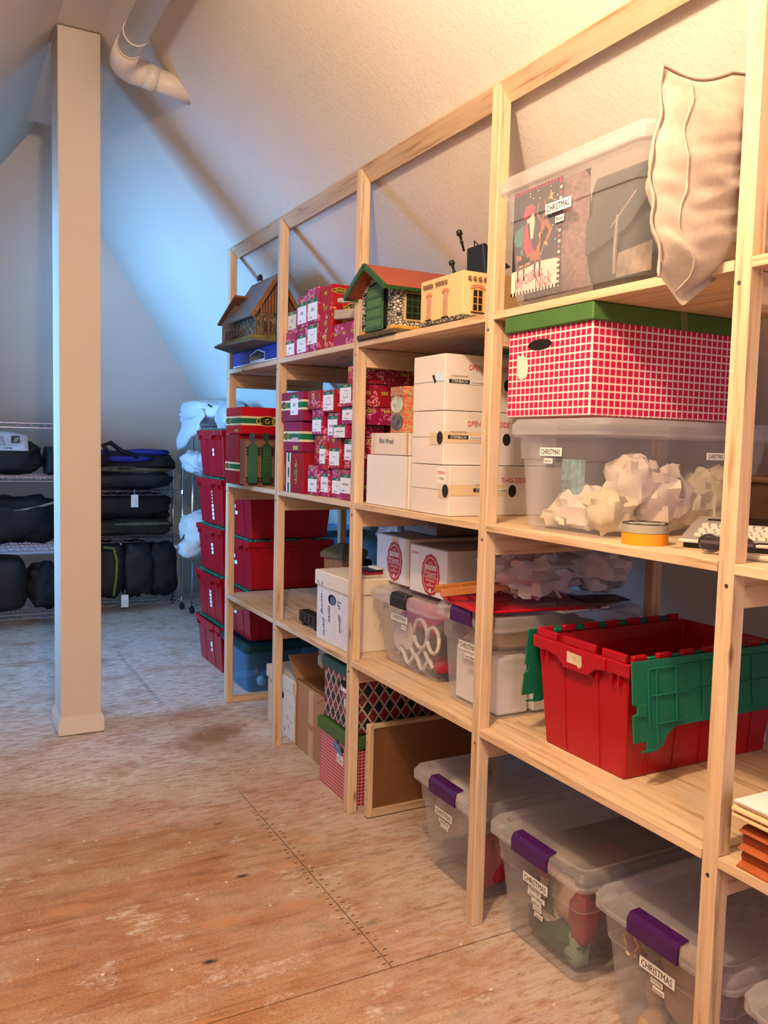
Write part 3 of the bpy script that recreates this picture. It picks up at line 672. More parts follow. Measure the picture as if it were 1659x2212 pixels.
# ---------------- red totes ----------------
def tote_body(t, L, D, H, red=M_red, closed=True, ribs=True):
    """x depth, y width; tapered ribbed tub with a heavy rim"""
    tp = .028; w = .004; H = H-.0
    mb = MB()
    def rr(x0, x1, y0, y1, z): return [(x0, y0, z), (x1, y0, z), (x1, y1, z), (x0, y1, z)]
    rings = [rr(tp, D-tp, tp, L-tp, 0), rr(.008, D-.008, .008, L-.008, H*.86), rr(-.004, D+.004, -.004, L+.004, H*.87), rr(-.006, D+.006, -.006, L+.006, H*.985)]
    ri = [rr(.004, D-.004, .004, L-.004, H*.985), rr(.014, D-.014, .014, L-.014, H*.85), rr(tp+w, D-tp-w, tp+w, L-tp-w, w)]
    al = rings+ri; vs = [p for r_ in al for p in r_]; fs = [(3, 2, 1, 0)]
    for i in range(len(al)-1): fs += [(i*4+k, i*4+(k+1) % 4, (i+1)*4+(k+1) % 4, (i+1)*4+k) for k in range(4)]
    fs.append(tuple((len(al)-1)*4+k for k in range(4))); mb.add(vs, fs)
    mb.build('tub_body', red, t, bevel=.003)
    mb = MB()
    def face(z, side, s, d):  # point on outer wall: side 'f' (front x=0) or 's' (near y=0)
        f = z/(H*.86); o = tp+(.008-tp)*f
        return (o-d, s, z) if side == 'f' else (s, o-d, z)
    for s in (L*.32, L*.68):
        mb.hexa([face(.004, 'f', s-.002, 0), face(.004, 'f', s+.002, 0), face(.004, 'f', s+.002, .0025), face(.004, 'f', s-.002, .0025), face(H*.85, 'f', s-.002, 0), face(H*.85, 'f', s+.002, 0), face(H*.85, 'f', s+.002, .0025), face(H*.85, 'f', s-.002, .0025)])
    for s in [D*k/6 for k in range(1, 6)]:
        mb.hexa([face(.004, 's', s-.002, 0), face(.004, 's', s+.002, 0), face(.004, 's', s+.002, .0025), face(.004, 's', s-.002, .0025), face(H*.85, 's', s-.002, 0), face(H*.85, 's', s+.002, 0), face(H*.85, 's', s+.002, .0025), face(H*.85, 's', s-.002, .0025)])
    for s in (.03, .055, L*.30, L*.36, L*.64, L*.70, L-.055, L-.03): mb.box(-.003, .012, s-.0018, s+.0018, H*.78, H*.87)
    for s in (.03, .055, D-.055, D-.03): mb.box(s-.0018, s+.0018, -.003, .012, H*.78, H*.87)
    o = mb.build('rib', red, t); o['kind'] = 'stuff'
    # hand grip: dropped apron in the middle of the front rim
    MB().prism([(L*.20, H*.985), (L*.20, H*.88), (L*.30, H*.86), (L*.37, H*.79), (L*.63, H*.79), (L*.70, H*.86), (L*.80, H*.88), (L*.80, H*.985)], 'x', -.012, -.002).build('hand_grip', red, t, bevel=.002)
def tote(label, x, y0, z, L=.40, D=.56, H=.285, rows=2, slips=(), group=None, front=True):
    t = thing('lidded_tote', label, 'storage tote', (x, y0, z), group=group)
    tote_body(t, L, D, H)
    # interlocking flap lid: red lug edge and green flaps
    for k in range(3):
        a = L*(.12+.26*k); MB().prism([(.012, H*.985), (.012, H+.005), (.05, H+.005), (.05, H*.985)], 'y', a, a+L*.22).build('lid_flap', M_green, t, bevel=.003)
    MB().box(.02, D-.02, .012, L-.012, H*.95, H*1.005).build('lid_panel', M_green, t, bevel=.003)
    for k in range(5):
        a = D*(.08+.18*k); MB().box(a, a+D*.11, -.004, .03, H*.985, H+.005).build('lid_flap', M_red if k % 2 else M_green, t, bevel=.002)
    for s in slips:
        f = s[1]/(H*.86); o = .028+(.008-.028)*f
        flat(t, 'paper_label', rect(s[2], s[3]), 'F', (o-.0035, s[0], s[1]), M_label, .001)
    return t
G1 = 'red totes stacked in the far column'
zz = [0, .293, .586, .879, 1.172]
sl = [[(.2, .14, .035, .03), (.2, .105, .03, .02)], [(.22, .17-.022*k, .035+.01*(k % 2), .017) for k in range(5)], [(.2, .17-.024*k, .04, .018) for k in range(3)], [(.2, .2-.02*k, .016, .012) for k in range(4)]+[(.2, .115-.025*k, .038, .02) for k in range(4)], [(.2, .16, .03, .02), (.2, .135, .03, .02)]]
nm = ['bottom tote of the far red stack, standing on the floor', 'second red tote up in the far stack, many white slips', 'middle red tote of the far stack with three slips', 'red tote second from top of the far stack, long column of slips', 'topmost red tote of the far stack under the white linen']
for k in range(5): tote(nm[k], .135, 4.83+(.01 if k % 2 else 0), zz[k], L=.50, slips=sl[k], group=G1)
G2 = 'red totes seen through the shelving'
z2 = [.293, .575, .857]
nm = ['lowest red tote behind shelving, sitting on the blue tub', 'middle red tote seen through the left shelving bays', 'top red tote seen under the middle shelf at left']
for k in range(3): tote(nm[k], .145, 4.36, z2[k], L=.40, D=.50, H=.276, slips=[(.27, .165, .03, .02), (.25, .13, .045, .02)], group=G2)
M_bluetub = clear_plastic('blue_tub_plastic', tint=(.55, .75, .95), op=.35, white=(.10, .28, .48))
BT = tub('storage_tub', 'translucent blue tub with dark green lid on floor behind left post', .12, 4.345, .44, .58, .288, 0, body=M_bluetub, lid=mat('dark_green_lid', (.005, .045, .05), .3), latch=None)
for i, (c, r, m_, lb) in enumerate([((.26, 4.44, .052), .030, M_white, 'white egg-shaped ornament'), ((.31, 4.43, .045), .024, mat('tan_ball', (.45, .36, .2), .5), 'tan ball ornament'), ((.35, 4.43, .05), .028, mat('rust_ball', (.30, .08, .06), .5), 'rust red ball ornament'), ((.24, 4.45, .10), .018, mat('rose_ball', (.4, .12, .16), .5), 'rose ball ornament')]):
    tag(MB().lathe((0, 0, 0), [(.002, -r*1.15)]+[(r*math.cos(a), r*1.15*math.sin(a)) for a in [-1.1, -.6, 0, .6, 1.1]]+[(.002, r*1.2)], 12).build('ornament', m_, None, c, smooth=True), lb+' inside the translucent blue tub', 'ornament')

# open red tote with its green flaps hanging
OT = thing('open_tote', 'open red plastic tote with hanging green lid flaps on lowest shelf', 'storage tote', (.085, 1.462, .587))
L, D, H = .352, .56, .300
tote_body(OT, L, D, H)
# raised castellated edge
for a, b in ((.01, .09), (.115, .235), (.262, .342)):
    MB().box(-.004, .008, a, b, H*.985, H+.016).build('rim_lug', M_red, OT, bevel=.002)
for k in range(7):
    a = .01+k*.08
    for y in (-.004, L-.010):
        MB().box(a, a+.045, y, y+.014, H*.985, H+.014).build('hinge_lug', M_red, OT, bevel=.003)
        if k < 6: MB().box(a+.048, a+.077, y+.001, y+.012, H*.985, H+.008).build('hinge_knuckle', M_green, OT, bevel=.003)
def flap(y, sg, name):
    f = ob(name, None, OT) if False else None
    mb = MB(); z1 = H+.006; out = [(-.012, z1), (D-.0, z1), (D-.0, z1-.12), (D-.05, z1-.135), (D-.09, z1-.165), (.13, z1-.165), (.10, z1-.18), (.085, z1-.205), (.06, z1-.215), (.03, z1-.215), (.03, z1-.19), (-.012, z1-.19), (-.012, z1-.125), (.002, z1-.12), (.002, z1-.105), (-.012, z1-.10)]
    # tilts slightly outwards
    def P(p, d): return (p[0], y+sg*(d+.012+(z1-p[1])*.10), p[1])
    n = len(out); vs = [P(p, 0) for p in out]+[P(p, .004) for p in out]
    mb.add(vs, [tuple(range(n))[::-1], tuple(range(n, 2*n))]+[(i, (i+1) % n, n+(i+1) % n, n+i) for i in range(n)])
    fo = mb.build(name, M_green, OT, bevel=.0015)
    rb = MB()
    def bar(xa, xb, za, zb):
        q = [(xa, za), (xb, za), (xb, zb), (xa, zb)]; rb.hexa([P(q[0], .004), P(q[1], .004), P(q[1], .009), P(q[0], .009), P(q[3], .004), P(q[2], .004), P(q[2], .009), P(q[3], .009)])
    bar(.04, D-.02, z1-.022, z1-.018); bar(.04, D-.05, z1-.085, z1-.082); bar(.035, .039, z1-.16, z1-.02); bar(.06, .064, z1-.2, z1-.02)
    for xx in (.125, .215, .305, .395, .48): bar(xx, xx+.005, z1-.15, z1-.02)
    bar(.0, .026, z1-.128, z1-.10); bar(.01, .06, z1-.213, z1-.208); bar(.06, .15, z1-.152, z1-.149)
    o = rb.build('flap_rib', M_green, fo, bevel=.0008); o['kind'] = 'stuff'
flap(-.004, -1, 'lid_flap'); flap(L+.004, 1, 'lid_flap')
flat(OT, 'torn_label', [(-.028, -.014), (.012, -.014), (.02, -.02), (.03, -.012), (.026, .013), (-.028, .014)], 'F', (-.0125, .178, .268), mat('aged_label', (.60, .50, .36), .7, var=.2, vs=60), .0008, -.03)
# ---------------- bay C/D middle and lower shelf ----------------
def seal(parent, face, c, w, h):
    o = flat(parent, 'seal_emblem', oval(w, h, 72, .025, 12), face, c, M_sealred, .0006); n = FR[face].col[2]; R = FR[face]
    def at(u, v, k=.0010): return Vector(c)+R @ Vector((u, v, 0))+n*k
    flat(o, 'seal_ring', oval(w*.86, h*.86, 32), face, at(0, 0, .0006), M_white, .0003); flat(o, 'seal_field', oval(w*.82, h*.82, 32), face, at(0, 0, .0009), M_sealred, .0003)
    flat(o, 'name_plate', rect(w*.62, h*.11), face, at(0, h*.18, .0012), M_white, .0003)
    text(o, 'STEINBACH', face, at(0, h*.18, .0012), w*.56, h*.075, M_sealred); text(o, 'Pr\u00e4sent', face, at(0, h*.04), w*.66, h*.15, M_white)
    flat(o, 'rule_line', rect(w*.84, h*.012), face, at(0, -h*.06, .0012), M_white, .0003)
    for s, v, ww in (('HANDMADE', -.13, .5), ('in', -.19, .08), ('GERMANY', -.25, .42)): text(o, s, face, at(0, h*v), w*ww, h*.05, M_white)
    text(o, 'ccc', face, at(0, h*.29), w*.2, h*.05, M_white); flat(o, 'seal_knob', oval(w*.12, w*.12, 12), face, at(0, -h*.37, .0012), M_white, .0003)
    return o
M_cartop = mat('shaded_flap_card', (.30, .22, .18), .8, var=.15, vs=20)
for lb, x, y0, y1, z0, z1, d in (('white carton with red seal, further left on the clear tub', .19, 2.70, 2.955, .864, 1.040, .36), ('white carton with red seals on two faces, behind toy ladder', .17, 2.405, 2.655, .864, 1.032, .42)):
    t = carton('gift_carton', lb, 'box', x, y0, y1, z0, z1, d, M_white, 'white cartons with red seals')
    Lb, Hb = y1-y0, z1-z0
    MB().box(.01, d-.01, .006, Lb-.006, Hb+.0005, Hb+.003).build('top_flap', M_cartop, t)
    if x > .18:
        flat(t, 'tape_strip', rect(.055, Hb), 'F', (-.0004, Lb*.42, Hb/2), M_paletape, .0004)
        seal(t, 'F', (-.0012, Lb*.42, Hb*.47), .115, .148)
    else:
        seal(t, 'F', (-.0006, Lb*.42, Hb*.44), .12, .145); seal(t, 'S', (.20, -.0006, Hb*.40), .13, .14)
        flat(t, 'red_slip', rect(.06, .045), 'F', (-.0006, Lb*.83, Hb*.80), M_label, .0004); text(t, 'STEINBACH', 'F', (-.0012, Lb*.84, Hb*.84), .05, .01, M_redink)
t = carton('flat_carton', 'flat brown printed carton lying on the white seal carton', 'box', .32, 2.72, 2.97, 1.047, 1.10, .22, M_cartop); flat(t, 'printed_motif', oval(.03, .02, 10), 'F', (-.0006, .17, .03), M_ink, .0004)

# toy ladder across the two tubs
t = thing('toy_ladder', 'small varnished wooden toy ladder lying across tub lids', 'toy ladder', (.02, 2.235, .930), 0, rot=(.0, -.10, -.32))
M_var = mat('varnished_pine', (.42, .17, .045), .3, var=.12, vs=40, stretch=(1, 12, 12))
for s in (0, .075): MB().box(0, .40, -s-.006, -s+.006, 0, .024).build('ladder_rail', M_var, t, bevel=.002)
for k in range(6): MB().tube([(.03+k*.065, -.078, .012), (.03+k*.065, .003, .012)], .005, 8).build('rung', M_var, t, smooth=True)
t = thing('red_tray', 'glossy red plastic tray lying on the lid beneath the crumpled bag', 'tray', (.02, 1.965, .905), 0, rot=(0, -.02, -.10))
mb = MB(); mb.grid(lambda u, v: ((.42-.02*math.cos(6*v))*u, .27*v, .004+.007*math.sin(5*u+3*v)*v*(1-v)*3+.012*(1-u)*abs(2*v-1)**4), 20, 14); me = mb.build('tray_sheet', mat('glossy_red', (.50, .006, .02), .18), t, smooth=True)
md = me.modifiers.new('s', 'SOLIDIFY'); md.thickness = .008; md.offset = -1
# thin plastic grocery bags
M_bag = NT('thin_carrier_bag'); M_bag.b.inputs['Base Color'].default_value = (.72, .66, .68, 1); M_bag.b.inputs['Roughness'].default_value = .35; M_bag.b.inputs['Transmission Weight'].default_value = 0
M_bag.b.inputs['Alpha'].default_value = .80; M_bag = M_bag.m
M_bagpink = mat('pink_bag_trim', (.70, .42, .46), .4)
o = crush('plastic_bag', 'crumpled white and pink plastic bag on the red tray', (.30, 2.10, 1.00), (.34, .20, .15), 5, M_bag, 'bag', .9, .45, 2.4, 34, 20, .35)
MB().tube([(-.17, -.02, -.05), (-.16, .04, .03), (-.10, .06, .055), (-.11, .0, -.03), (-.04, -.07, -.07), (.01, -.07, -.03), (.04, -.08, -.07)], .007, 5).build('bag_trim', M_bagpink, o, smooth=True)
o = crush('plastic_bag', 'pale bluish plastic bag behind the first, resting on tub lid', (.52, 2.06, 1.015), (.17, .22, .17), 11, M_bag, 'bag', .9, .35, 2.0, 30, 18, .25)
for k, (c, sz, rz, m_) in enumerate([((.36, 1.995, .9045), (.20, .13, .006), .1, M_white), ((.44, 2.0, .912), (.20, .12, .005), .35, mat('brown_magazine', (.20, .12, .09), .5, var=.4, vs=30)), ((.50, 2.02, .918), (.16, .10, .004), -.2, mat('dark_magazine', (.05, .035, .03), .4, var=.5, vs=30))]):
    mb = MB().box(-sz[0]/2, sz[0]/2, -sz[1]/2, sz[1]/2, 0, sz[2]); o = mb.build('leaflet', m_, None, c, bevel=.001); o.rotation_euler = (0, 0, rz)
    tag(o, ['white backed leaflet lying on the tub lid beside red tray', 'brown leaflet on the white one, behind the red tray', 'dark leaflet on top of the others before the blue bag'][k], 'leaflet')

# tub 1 contents
M_fluff = mat('white_garland', (.72, .66, .60), .85, bump=.6, bs=150, bd=.004); M_pinkfelt = mat('pink_felt', (.50, .06, .20), .8, var=.2, vs=25)
for i, (pts, r, lb) in enumerate([
    ([(.13, 2.50+.045*math.cos(a), .735+.05*math.sin(a)) for a in [k*.5 for k in range(13)]], .007, 'white plush ring in the pink tub, nearer the middle'),
    ([(.13, 2.415+.038*math.cos(a), .73+.045*math.sin(a)) for a in [k*.5 for k in range(13)]], .007, 'white plush ring in the pink tub, nearest its right end'),
    ([(.135, 2.66-.02*k, .63+.022*math.sin(k*1.3)) for k in range(13)], .008, 'wavy white plush cord along the bottom of the pink tub'),
    ([(.14, 2.60-.018*k, .662+.02*math.cos(k*1.1)) for k in range(10)], .007, 'upper curling white plush cord in the pink tub')]):
    tag(MB().tube([(p[0]-.13, p[1]-pts[0][1], p[2]-pts[0][2]) for p in pts], r, 8).build('plush_garland', M_fluff, None, (.13,)+tuple(pts[0][1:]), smooth=True), lb, 'garland')
o = tag(MB().lathe((0, 0, 0), [(.040, 0), (.042, .004), (.040, .010)], 24, axis='x').build('round_tag', mat('ivory_disc', (.70, .62, .50), .6), None, (.135, 2.605, .705), bevel=0), 'round ivory disc ornament inside the pink tub', 'ornament'); o.scale = (1, 1, 1.25)
crush('felt_bundle', 'crumpled pink felt bundle filling the tub with black latch', (.25, 2.58, .77), (.18, .36, .13), 21, M_pinkfelt, 'felt', .6, .3, 2, 18, 12)
crush('fleece_bundle', 'white fleecy bundle at the left end of the pink tub', (.20, 2.70, .70), (.13, .09, .17), 22, M_fluff, 'fleece', .8, .3, 3, 16, 10)
crush('red_felt_scrap', 'dark red felt scrap low at right in the pink tub', (.19, 2.42, .635), (.12, .12, .05), 23, mat('wine_felt', (.30, .015, .05), .8), 'felt', .8, .3, 2, 14, 9)
crush('grey_ribbon_bundle', 'dark grey bundle at upper right in the pink tub', (.22, 2.43, .76), (.12, .12, .11), 24, mat('grey_ribbon', (.12, .09, .09), .7, var=.5, vs=40), 'ribbon', .8, .3, 2, 14, 9)
# tub 2 contents
M_foam = mat('white_foam', (.82, .80, .80), .8, bump=.3, bs=500, bd=.001)
for i, (x0, x1, y0, y1, z1, lb) in enumerate([(.105, .22, 2.005, 2.235, .765, 'front left white foam block in the purple latched tub'), (.23, .40, 1.998, 2.235, .762, 'wide white foam block facing the red tote, in clear tub'), (.41, .57, 2.0, 2.235, .755, 'rear white foam block in the purple latched tub')]):
    tag(MB().box(0, x1-x0, 0, y1-y0, 0, z1-.592).build('foam_block', M_foam, None, (x0, y0, .592), bevel=.006), lb, 'foam block')
crush('kraft_paper', 'crumpled brown paper above the foam blocks at tub front', (.20, 2.12, .815), (.22, .22, .085), 31, M_kraftpaper, 'paper', .7, .3, 2.4, 18, 10)
crush('kraft_paper', 'crumpled brown paper at the rear of the foam tub', (.42, 2.10, .81), (.24, .22, .085), 32, M_kraftpaper, 'paper', .7, .3, 2.4, 18, 10)

# floral box with hand lettering, bay B
def floral(label, x, y0, y1, z0, z1, d, words=True):
    t = carton('floral_box', label, 'box', x, y0, y1, z0, z1, d, M_floral)
    L, H = y1-y0, z1-z0
    MB().box(-.008, d+.008, -.008, L+.008, H-.058, H+.004).build('lid', M_floral, t, bevel=.004)
    MB().prism([(L*.52+p[0], H-.10+p[1]) for p in oval(.075, .042, 16)], 'x', -.0012, .001).build('hand_hole', mat('hole_dark', (.004, .003, .003), .9), t)
    return t
FB = floral('cream floral lidded box with handwriting on the lowest shelf', .035, 2.868, 3.182, .587, .868, .42)
flat(FB, 'sticker_patch', oval(.05, .035, 10), 'F', (-.0016, .155, .178), mat('blue_wrap', (.10, .16, .28), .3, var=.6, vs=90), .0008)
flat(FB, 'white_front', rect(.28, .20), 'F', (-.0002, .157, .108), mat('white_floral_panel', (.72, .72, .74), .7, var=.10, vs=40), .0002)
for s, c, w, h in (('misc', (-.001, .185, .120), .070, .026), ('wiring', (-.001, .262, .150), .085, .024), ('parts', (-.001, .240, .060), .075, .024), ('Lp', (-.001, .095, .172), .032, .036), ('@ale', (-.001, .088, .100), .070, .024)): text(FB, s, 'F', c, w, h, M_ink, -1.45, .3)
for k, (y, w, m_, lb) in enumerate([(2.99, .02, mat('ivory_book', (.6, .52, .42), .6), 'ivory covered thin book on the floral box'), (2.965, .016, M_crimson, 'dark red thin book on the floral box'), (2.945, .012, mat('black_book', (.02, .016, .015), .5), 'black thin book on the floral box'), (2.925, .010, M_white, 'white booklet on the floral box, nearest the post')]):
    tag(MB().box(0, .24, 0, .13-.02*k, 0, .008).build('thin_book', m_, None, (.10+.02*k, 2.90, .8735+k*.0092), bevel=.001), lb, 'book')
tag(MB().box(0, .2, 0, .13, 0, .03).build('plum_case', mat('plum_case', (.12, .02, .06), .4), None, (.33, 2.90, .874), bevel=.004), 'plum coloured case on the floral box behind the third post', 'case')
t = thing('wicker_basket', 'small lidded wicker basket behind the floral box on lowest shelf', 'basket', (.27, 3.42, .587))
M_wick = mat('wicker', (.24, .12, .045), .8, var=.4, vs=80, stretch=(1, 1, 4), bump=.6, bs=90, bd=.003)
MB().lathe((0, 0, 0), [(.085, 0), (.10, .30), (.098, .30)], 6).build('basket_body', M_wick, t); MB().lathe((0, 0, .30), [(.118, 0), (.118, .02), (.03, .055)], 6).build('basket_lid', mat('wicker_lid', (.11, .09, .045), .8, var=.3, vs=60), t)
# black crane truck piece beside it
t = thing('model_crane_wagon', 'black model wagon with hook lying left of the floral box', 'model wagon', (.075, 3.25, .587))
MB().box(0, .05, 0, .22, .012, .06).build('wagon_body', M_black, t, bevel=.003)
for y in (.03, .08, .13, .18): MB().box(-.004, 0, y, y+.02, .02, .052).build('side_panel', M_black, t)
for y in (.04, .17): MB().lathe((.0, y, .012), [(.012, 0), (.012, .05)], 12, axis='x').build('wheel', M_black, t)
MB().tube([(.02, .05, .06), (.02, .02, .12), (.02, -.01, .118), (.02, -.015, .10)], .005, 6).build('hook', M_black, t)
crush('bubble_wrap', 'bundle of clear bubble wrap left of the sealed cartons', (.34, 3.07, .99), (.13, .20, .2), 41, mat('bubble_wrap', (.42, .36, .38), .12, spec=.8, bump=1, bs=90, bd=.006), 'bubble wrap', .8, .3, 3, 26, 16, .2)

# ---------------- middle shelf, bays C ----------------
t = carton('white_carton', 'plain white square carton on middle shelf beside third post', 'box', .03, 2.437, 2.745, 1.174, 1.351, .33, M_white)
flat(t, 'tape_edge', rect(.012, .176), 'F', (-.0004, .008, .088), M_paletape, .0003)
t = carton('white_carton', 'low white carton with handwriting on the square carton', 'box', .03, 2.443, 2.715, 1.353, 1.428, .28, mat('cream_card', (.74, .66, .56), .6)); text(t, 'Brass Wreath', 'F', (-.0006, .155, .048), .105, .018, M_ink, -.03, .2)
flat(t, 'tape_edge', rect(.022, .074), 'F', (-.0004, .250, .037), M_paletape, .0003); flat(t, 'tape_edge', rect(.014, .074), 'F', (-.0004, .008, .037), M_tape, .0003)
# octagonal christmas tin
t = thing('decorated_tin', 'orange red paisley gift tin with lid on the handwritten carton', 'tin', (.165, 2.575, 1.429))
tn = NT('paisley_print'); a = tn.n('ShaderNodeTexVoronoi'); a.inputs['Scale'].default_value = 85; tn.l(tn.coord((1, 1, 1)), a.inputs['Vector'])
tn.l(tn.ramp(a.outputs['Distance'], [(.25, (.48, .33, .12)), (.32, (.52, .06, .03)), (.5, (.55, .10, .05)), (.6, (.35, .30, .14))]), tn.b.inputs['Base Color']); tn.b.inputs['Roughness'].default_value = .25
def octa(r, z0, z1): return [(r*math.cos(a), r*math.sin(a)*1.0) for a in [math.pi/8+k*math.pi/4 for k in range(8)]], z0, z1
for nme, r, z0, z1 in (('tin_body', .118, 0, .13), ('lid', .122, .125, .158)):
    pts, _, _ = octa(r, 0, 0); MB().prism(pts, 'z', z0, z1).build(nme, tn.m, t, bevel=.002)
flat(t, 'picture_oval', oval(.085, .06, 20), 'F', (-.1105, -.0, .098), mat('pale_landscape', (.50, .52, .42), .4, var=.4, vs=45), .0008)
flat(t, 'picture_oval', oval(.085, .055, 20), 'F', (-.1105, -.0, .038), mat('night_landscape', (.12, .10, .10), .4, var=.9, vs=60), .0008)
for v, mm in ((.095, mat('green_motif', (.35, .38, .22), .4, var=.3, vs=60)), (.035, mat('tan_motif', (.62, .40, .22), .4, var=.4, vs=60))):
    R = Matrix.Rotation(-math.pi/4, 3, 'Z'); mb = MB(); n = 18; pts = oval(.06, .052, n); o2 = []
    base = R @ Vector((-.1095, 0, v)); 
    for d in (0, .001): o2 += [R @ Vector((-.1095-d, -p[0], v+p[1])) for p in pts]
    mb.add(o2, [tuple(range(n))[::-1], tuple(range(n, 2*n))]+[(i, (i+1) % n, n+(i+1) % n, n+i) for i in range(n)]); mb.build('picture_oval', mm, t)
# three long white cartons
specs = [(.02, 2.172, 2.402, 1.174, 1.328, 'bottom white carton of the stack of three, taped', 0), (.02, 2.212, 2.402, 1.330, 1.495, 'middle white carton of the stack of three with red lettering', 1), (.02, 2.214, 2.404, 1.497, 1.669, 'top white carton of the stack of three, torn front', 2)]
for x, y0, y1, z0, z1, lb, k in specs:
    t = carton('white_carton', lb, 'box', x, y0, y1, z0, z1, .44, mat('ivory_card', (.74, .69, .66), .55, var=.02, vs=6), 'stack of three white cartons')
    L, H = y1-y0, z1-z0
    MB().box(-.0012, .0, 0, L, H*.515, H*.52).build('flap_edge', mat('card_shadow_line', (.25, .20, .17), .8), t)
    if k != 2: flat(t, 'tape_strip', rect(.08 if k else .06, .038), 'F', (-.0006, .04 if k else .03, H*.48), M_paletape, .0004)
    if k != 2: flat(t, 'tape_strip', rect(.20, .034), 'S', (.10, -.0006, H*.52), M_paletape, .0004)
    flat(t, 'black_band', rect(.075, .012), 'S', (.052 if k else .125, -.0008, H*.52), M_ink, .0005); text(t, 'STEINBACH', 'S', (.052 if k else .125, -.0014, H*.52), .058, .009, M_label)
    flat(t, 'white_band', rect(.06, .011), 'S', (.120 if k else .19, -.0012, H*.51), M_label, .0005); text(t, 'ORIGINAL ERZGEBIRGE', 'S', (.120 if k else .19, -.0018, H*.51), .05, .005, M_ink)
    text(t, 'HOLZKUNSTGEWERBE', 'S', (.052 if k else .125, -.0008, H*.52+.016), .06, .005, M_ink)
    if k: text(t, 'OPEN OTHER SIDE', 'S', (.165, -.0008, H*.78), .16, .017, M_redink)
    else: text(t, 'THIS SIDE', 'S', (.24, -.0008, H*.72), .10, .016, M_redink)
    for (xx, fc) in (((.235, 'S'),) + ((() if k == 2 else ((.012, 'F2'),)))):
        if fc == 'S': flat(t, 'black_seal', oval(.030, .038, 36, .03, 12), 'S', (xx, -.0012, H*.50), M_ink, .0005)
        else: flat(t, 'black_seal', oval(.034, .040, 36, .03, 12), 'F', (-.0016, .02, H*.50), M_ink, .0005)
    if k == 0: s_ = flat(t, 'red_slip', rect(.05, .05), 'F', (-.0006, .045, H*.80), M_label, .0004); text(t, 'STEINBACH', 'F', (-.0012, .045, H*.86), .042, .010, M_redink); text(t, 'S 1814', 'F', (-.0012, .045, H*.74), .03, .008, M_ink)
    if k == 2: flat(t, 'shiny_tape', rect(.04, .03), 'F', (-.0006, .03, H*.60), mat('glossy_tape', (.6, .75, .8), .08), .0004); flat(t, 'torn_hole', [(-.012, .012), (.0, .014), (.006, .0), (.014, -.006), (.004, -.014), (-.002, -.004)], 'F', (-.0006, .062, H*.56), mat('hole_dark', (.004, .003, .003), .9), .0004)
# crimson cartons behind the tin
for i, (z0, z1, y0, y1) in enumerate([(1.174, 1.352, 2.86, 3.06), (1.354, 1.52, 2.86, 3.06), (1.524, 1.60, 2.87, 3.07), (1.602, 1.685, 2.85, 3.05)]):
    t = carton('train_carton', ['lowest', 'second', 'third', 'topmost'][i]+' crimson carton standing behind third post on middle shelf', 'box', .20 if i < 2 else .17, y0, y1, z0, z1, .22, M_train if i > 1 else M_crimson, 'crimson cartons behind the third post')
    if i < 2: badge(t, 'S', (.06, -.0006, (z1-z0)*.5), .075, .032, math.pi/2)
    else: text(t, 'LEHMANN', 'S', (.08, -.0008, (z1-z0)/2), .06, .014, M_yellow, math.pi/2)

# desk things on the middle shelf by the near post
t = thing('tape_rolls', 'grey tape roll on top of an orange tape roll, shelf edge', 'tape', (.085, 1.432, 1.174))
MB().lathe((0, 0, 0), [(.030, .0), (.052, 0), (.052, .026), (.030, .026)], 40).build('orange_roll', mat('orange_tape', (.80, .30, .015), .4), t, smooth='auto'); 
tp = MB().lathe((0, 0, 0), [(.030, .027), (.052, .027), (.052, .046), (.030, .046)], 28).build('grey_roll', mat('grey_tape', (.36, .35, .30), .45), t, smooth='auto'); 
MB().tube([(.05*math.cos(a), .05*math.sin(a), .047+.001*math.sin(9*a)) for a in [k*.3 for k in range(21)]], .0015, 4).build('dark_edge', M_ink, tp)
M_kg = mat('warm_grey_plastic', (.30, .27, .25), .4); M_ky = mat('ivory_key', (.66, .62, .54), .45)
t = thing('label_printer', 'grey handheld label printer with ivory keys behind near post', 'label printer', (.11, 1.355, 1.174), 0, rot=(0, 0, math.radians(-62)))
# local x runs along the keyboard width, y away from the viewer
MB().prism([(0, .012), (0, .022), (.11, .050), (.17, .062), (.19, .05), (.19, .012)], 'x', 0, .26).build('case', M_kg, t, bevel=.006, segs=2)
MB().box(.008, .252, .008, .185, 0, .013).build('base', M_black, t, bevel=.003)
MB().box(.0, .26, -.003, .004, .012, .020).build('trim_band', mat('silver_trim', (.62, .60, .58), .3), t, bevel=.002)
def slope(y): return .022+(y)*.2545
for r_ in range(5):
    for c_ in range(11):
        if r_ == 0 and c_ in (3, 4, 5): continue
        x = .028+c_*.019+(.006 if r_ % 2 else 0); y = .018+r_*.0165; z = slope(y)
        MB().hexa([(x, y, z-.002), (x+.0155, y, z-.002), (x+.0155, y+.012, z+.001), (x, y+.012, z+.001), (x+.001, y+.001, z+.0055), (x+.0145, y+.001, z+.0055), (x+.0145, y+.011, z+.0075), (x+.001, y+.011, z+.0075)]).build('key', M_ky, t)
MB().hexa([(.085, .018, .022), (.14, .018, .022), (.14, .030, .025), (.085, .030, .025), (.086, .019, .031), (.139, .019, .031), (.139, .029, .033), (.086, .029, .033)]).build('space_key', M_ky, t)
MB().hexa([(.10, .115, slope(.115)-.006), (.20, .115, slope(.115)-.006), (.20, .160, .055), (.10, .160, .055), (.10, .115, slope(.115)+.0035), (.20, .115, slope(.115)+.0035), (.20, .160, .064), (.10, .160, .064)]).build('screen', mat('dark_screen', (.012, .011, .01), .12), t, bevel=.002)
MB().box(.03, .06, .13, .142, .05, .0585).build('button', M_black, t, bevel=.002)
t = thing('brown_crate', 'dark brown plastic crate with rolled rim behind the label printer', 'crate', (.42, 1.11, 1.174))
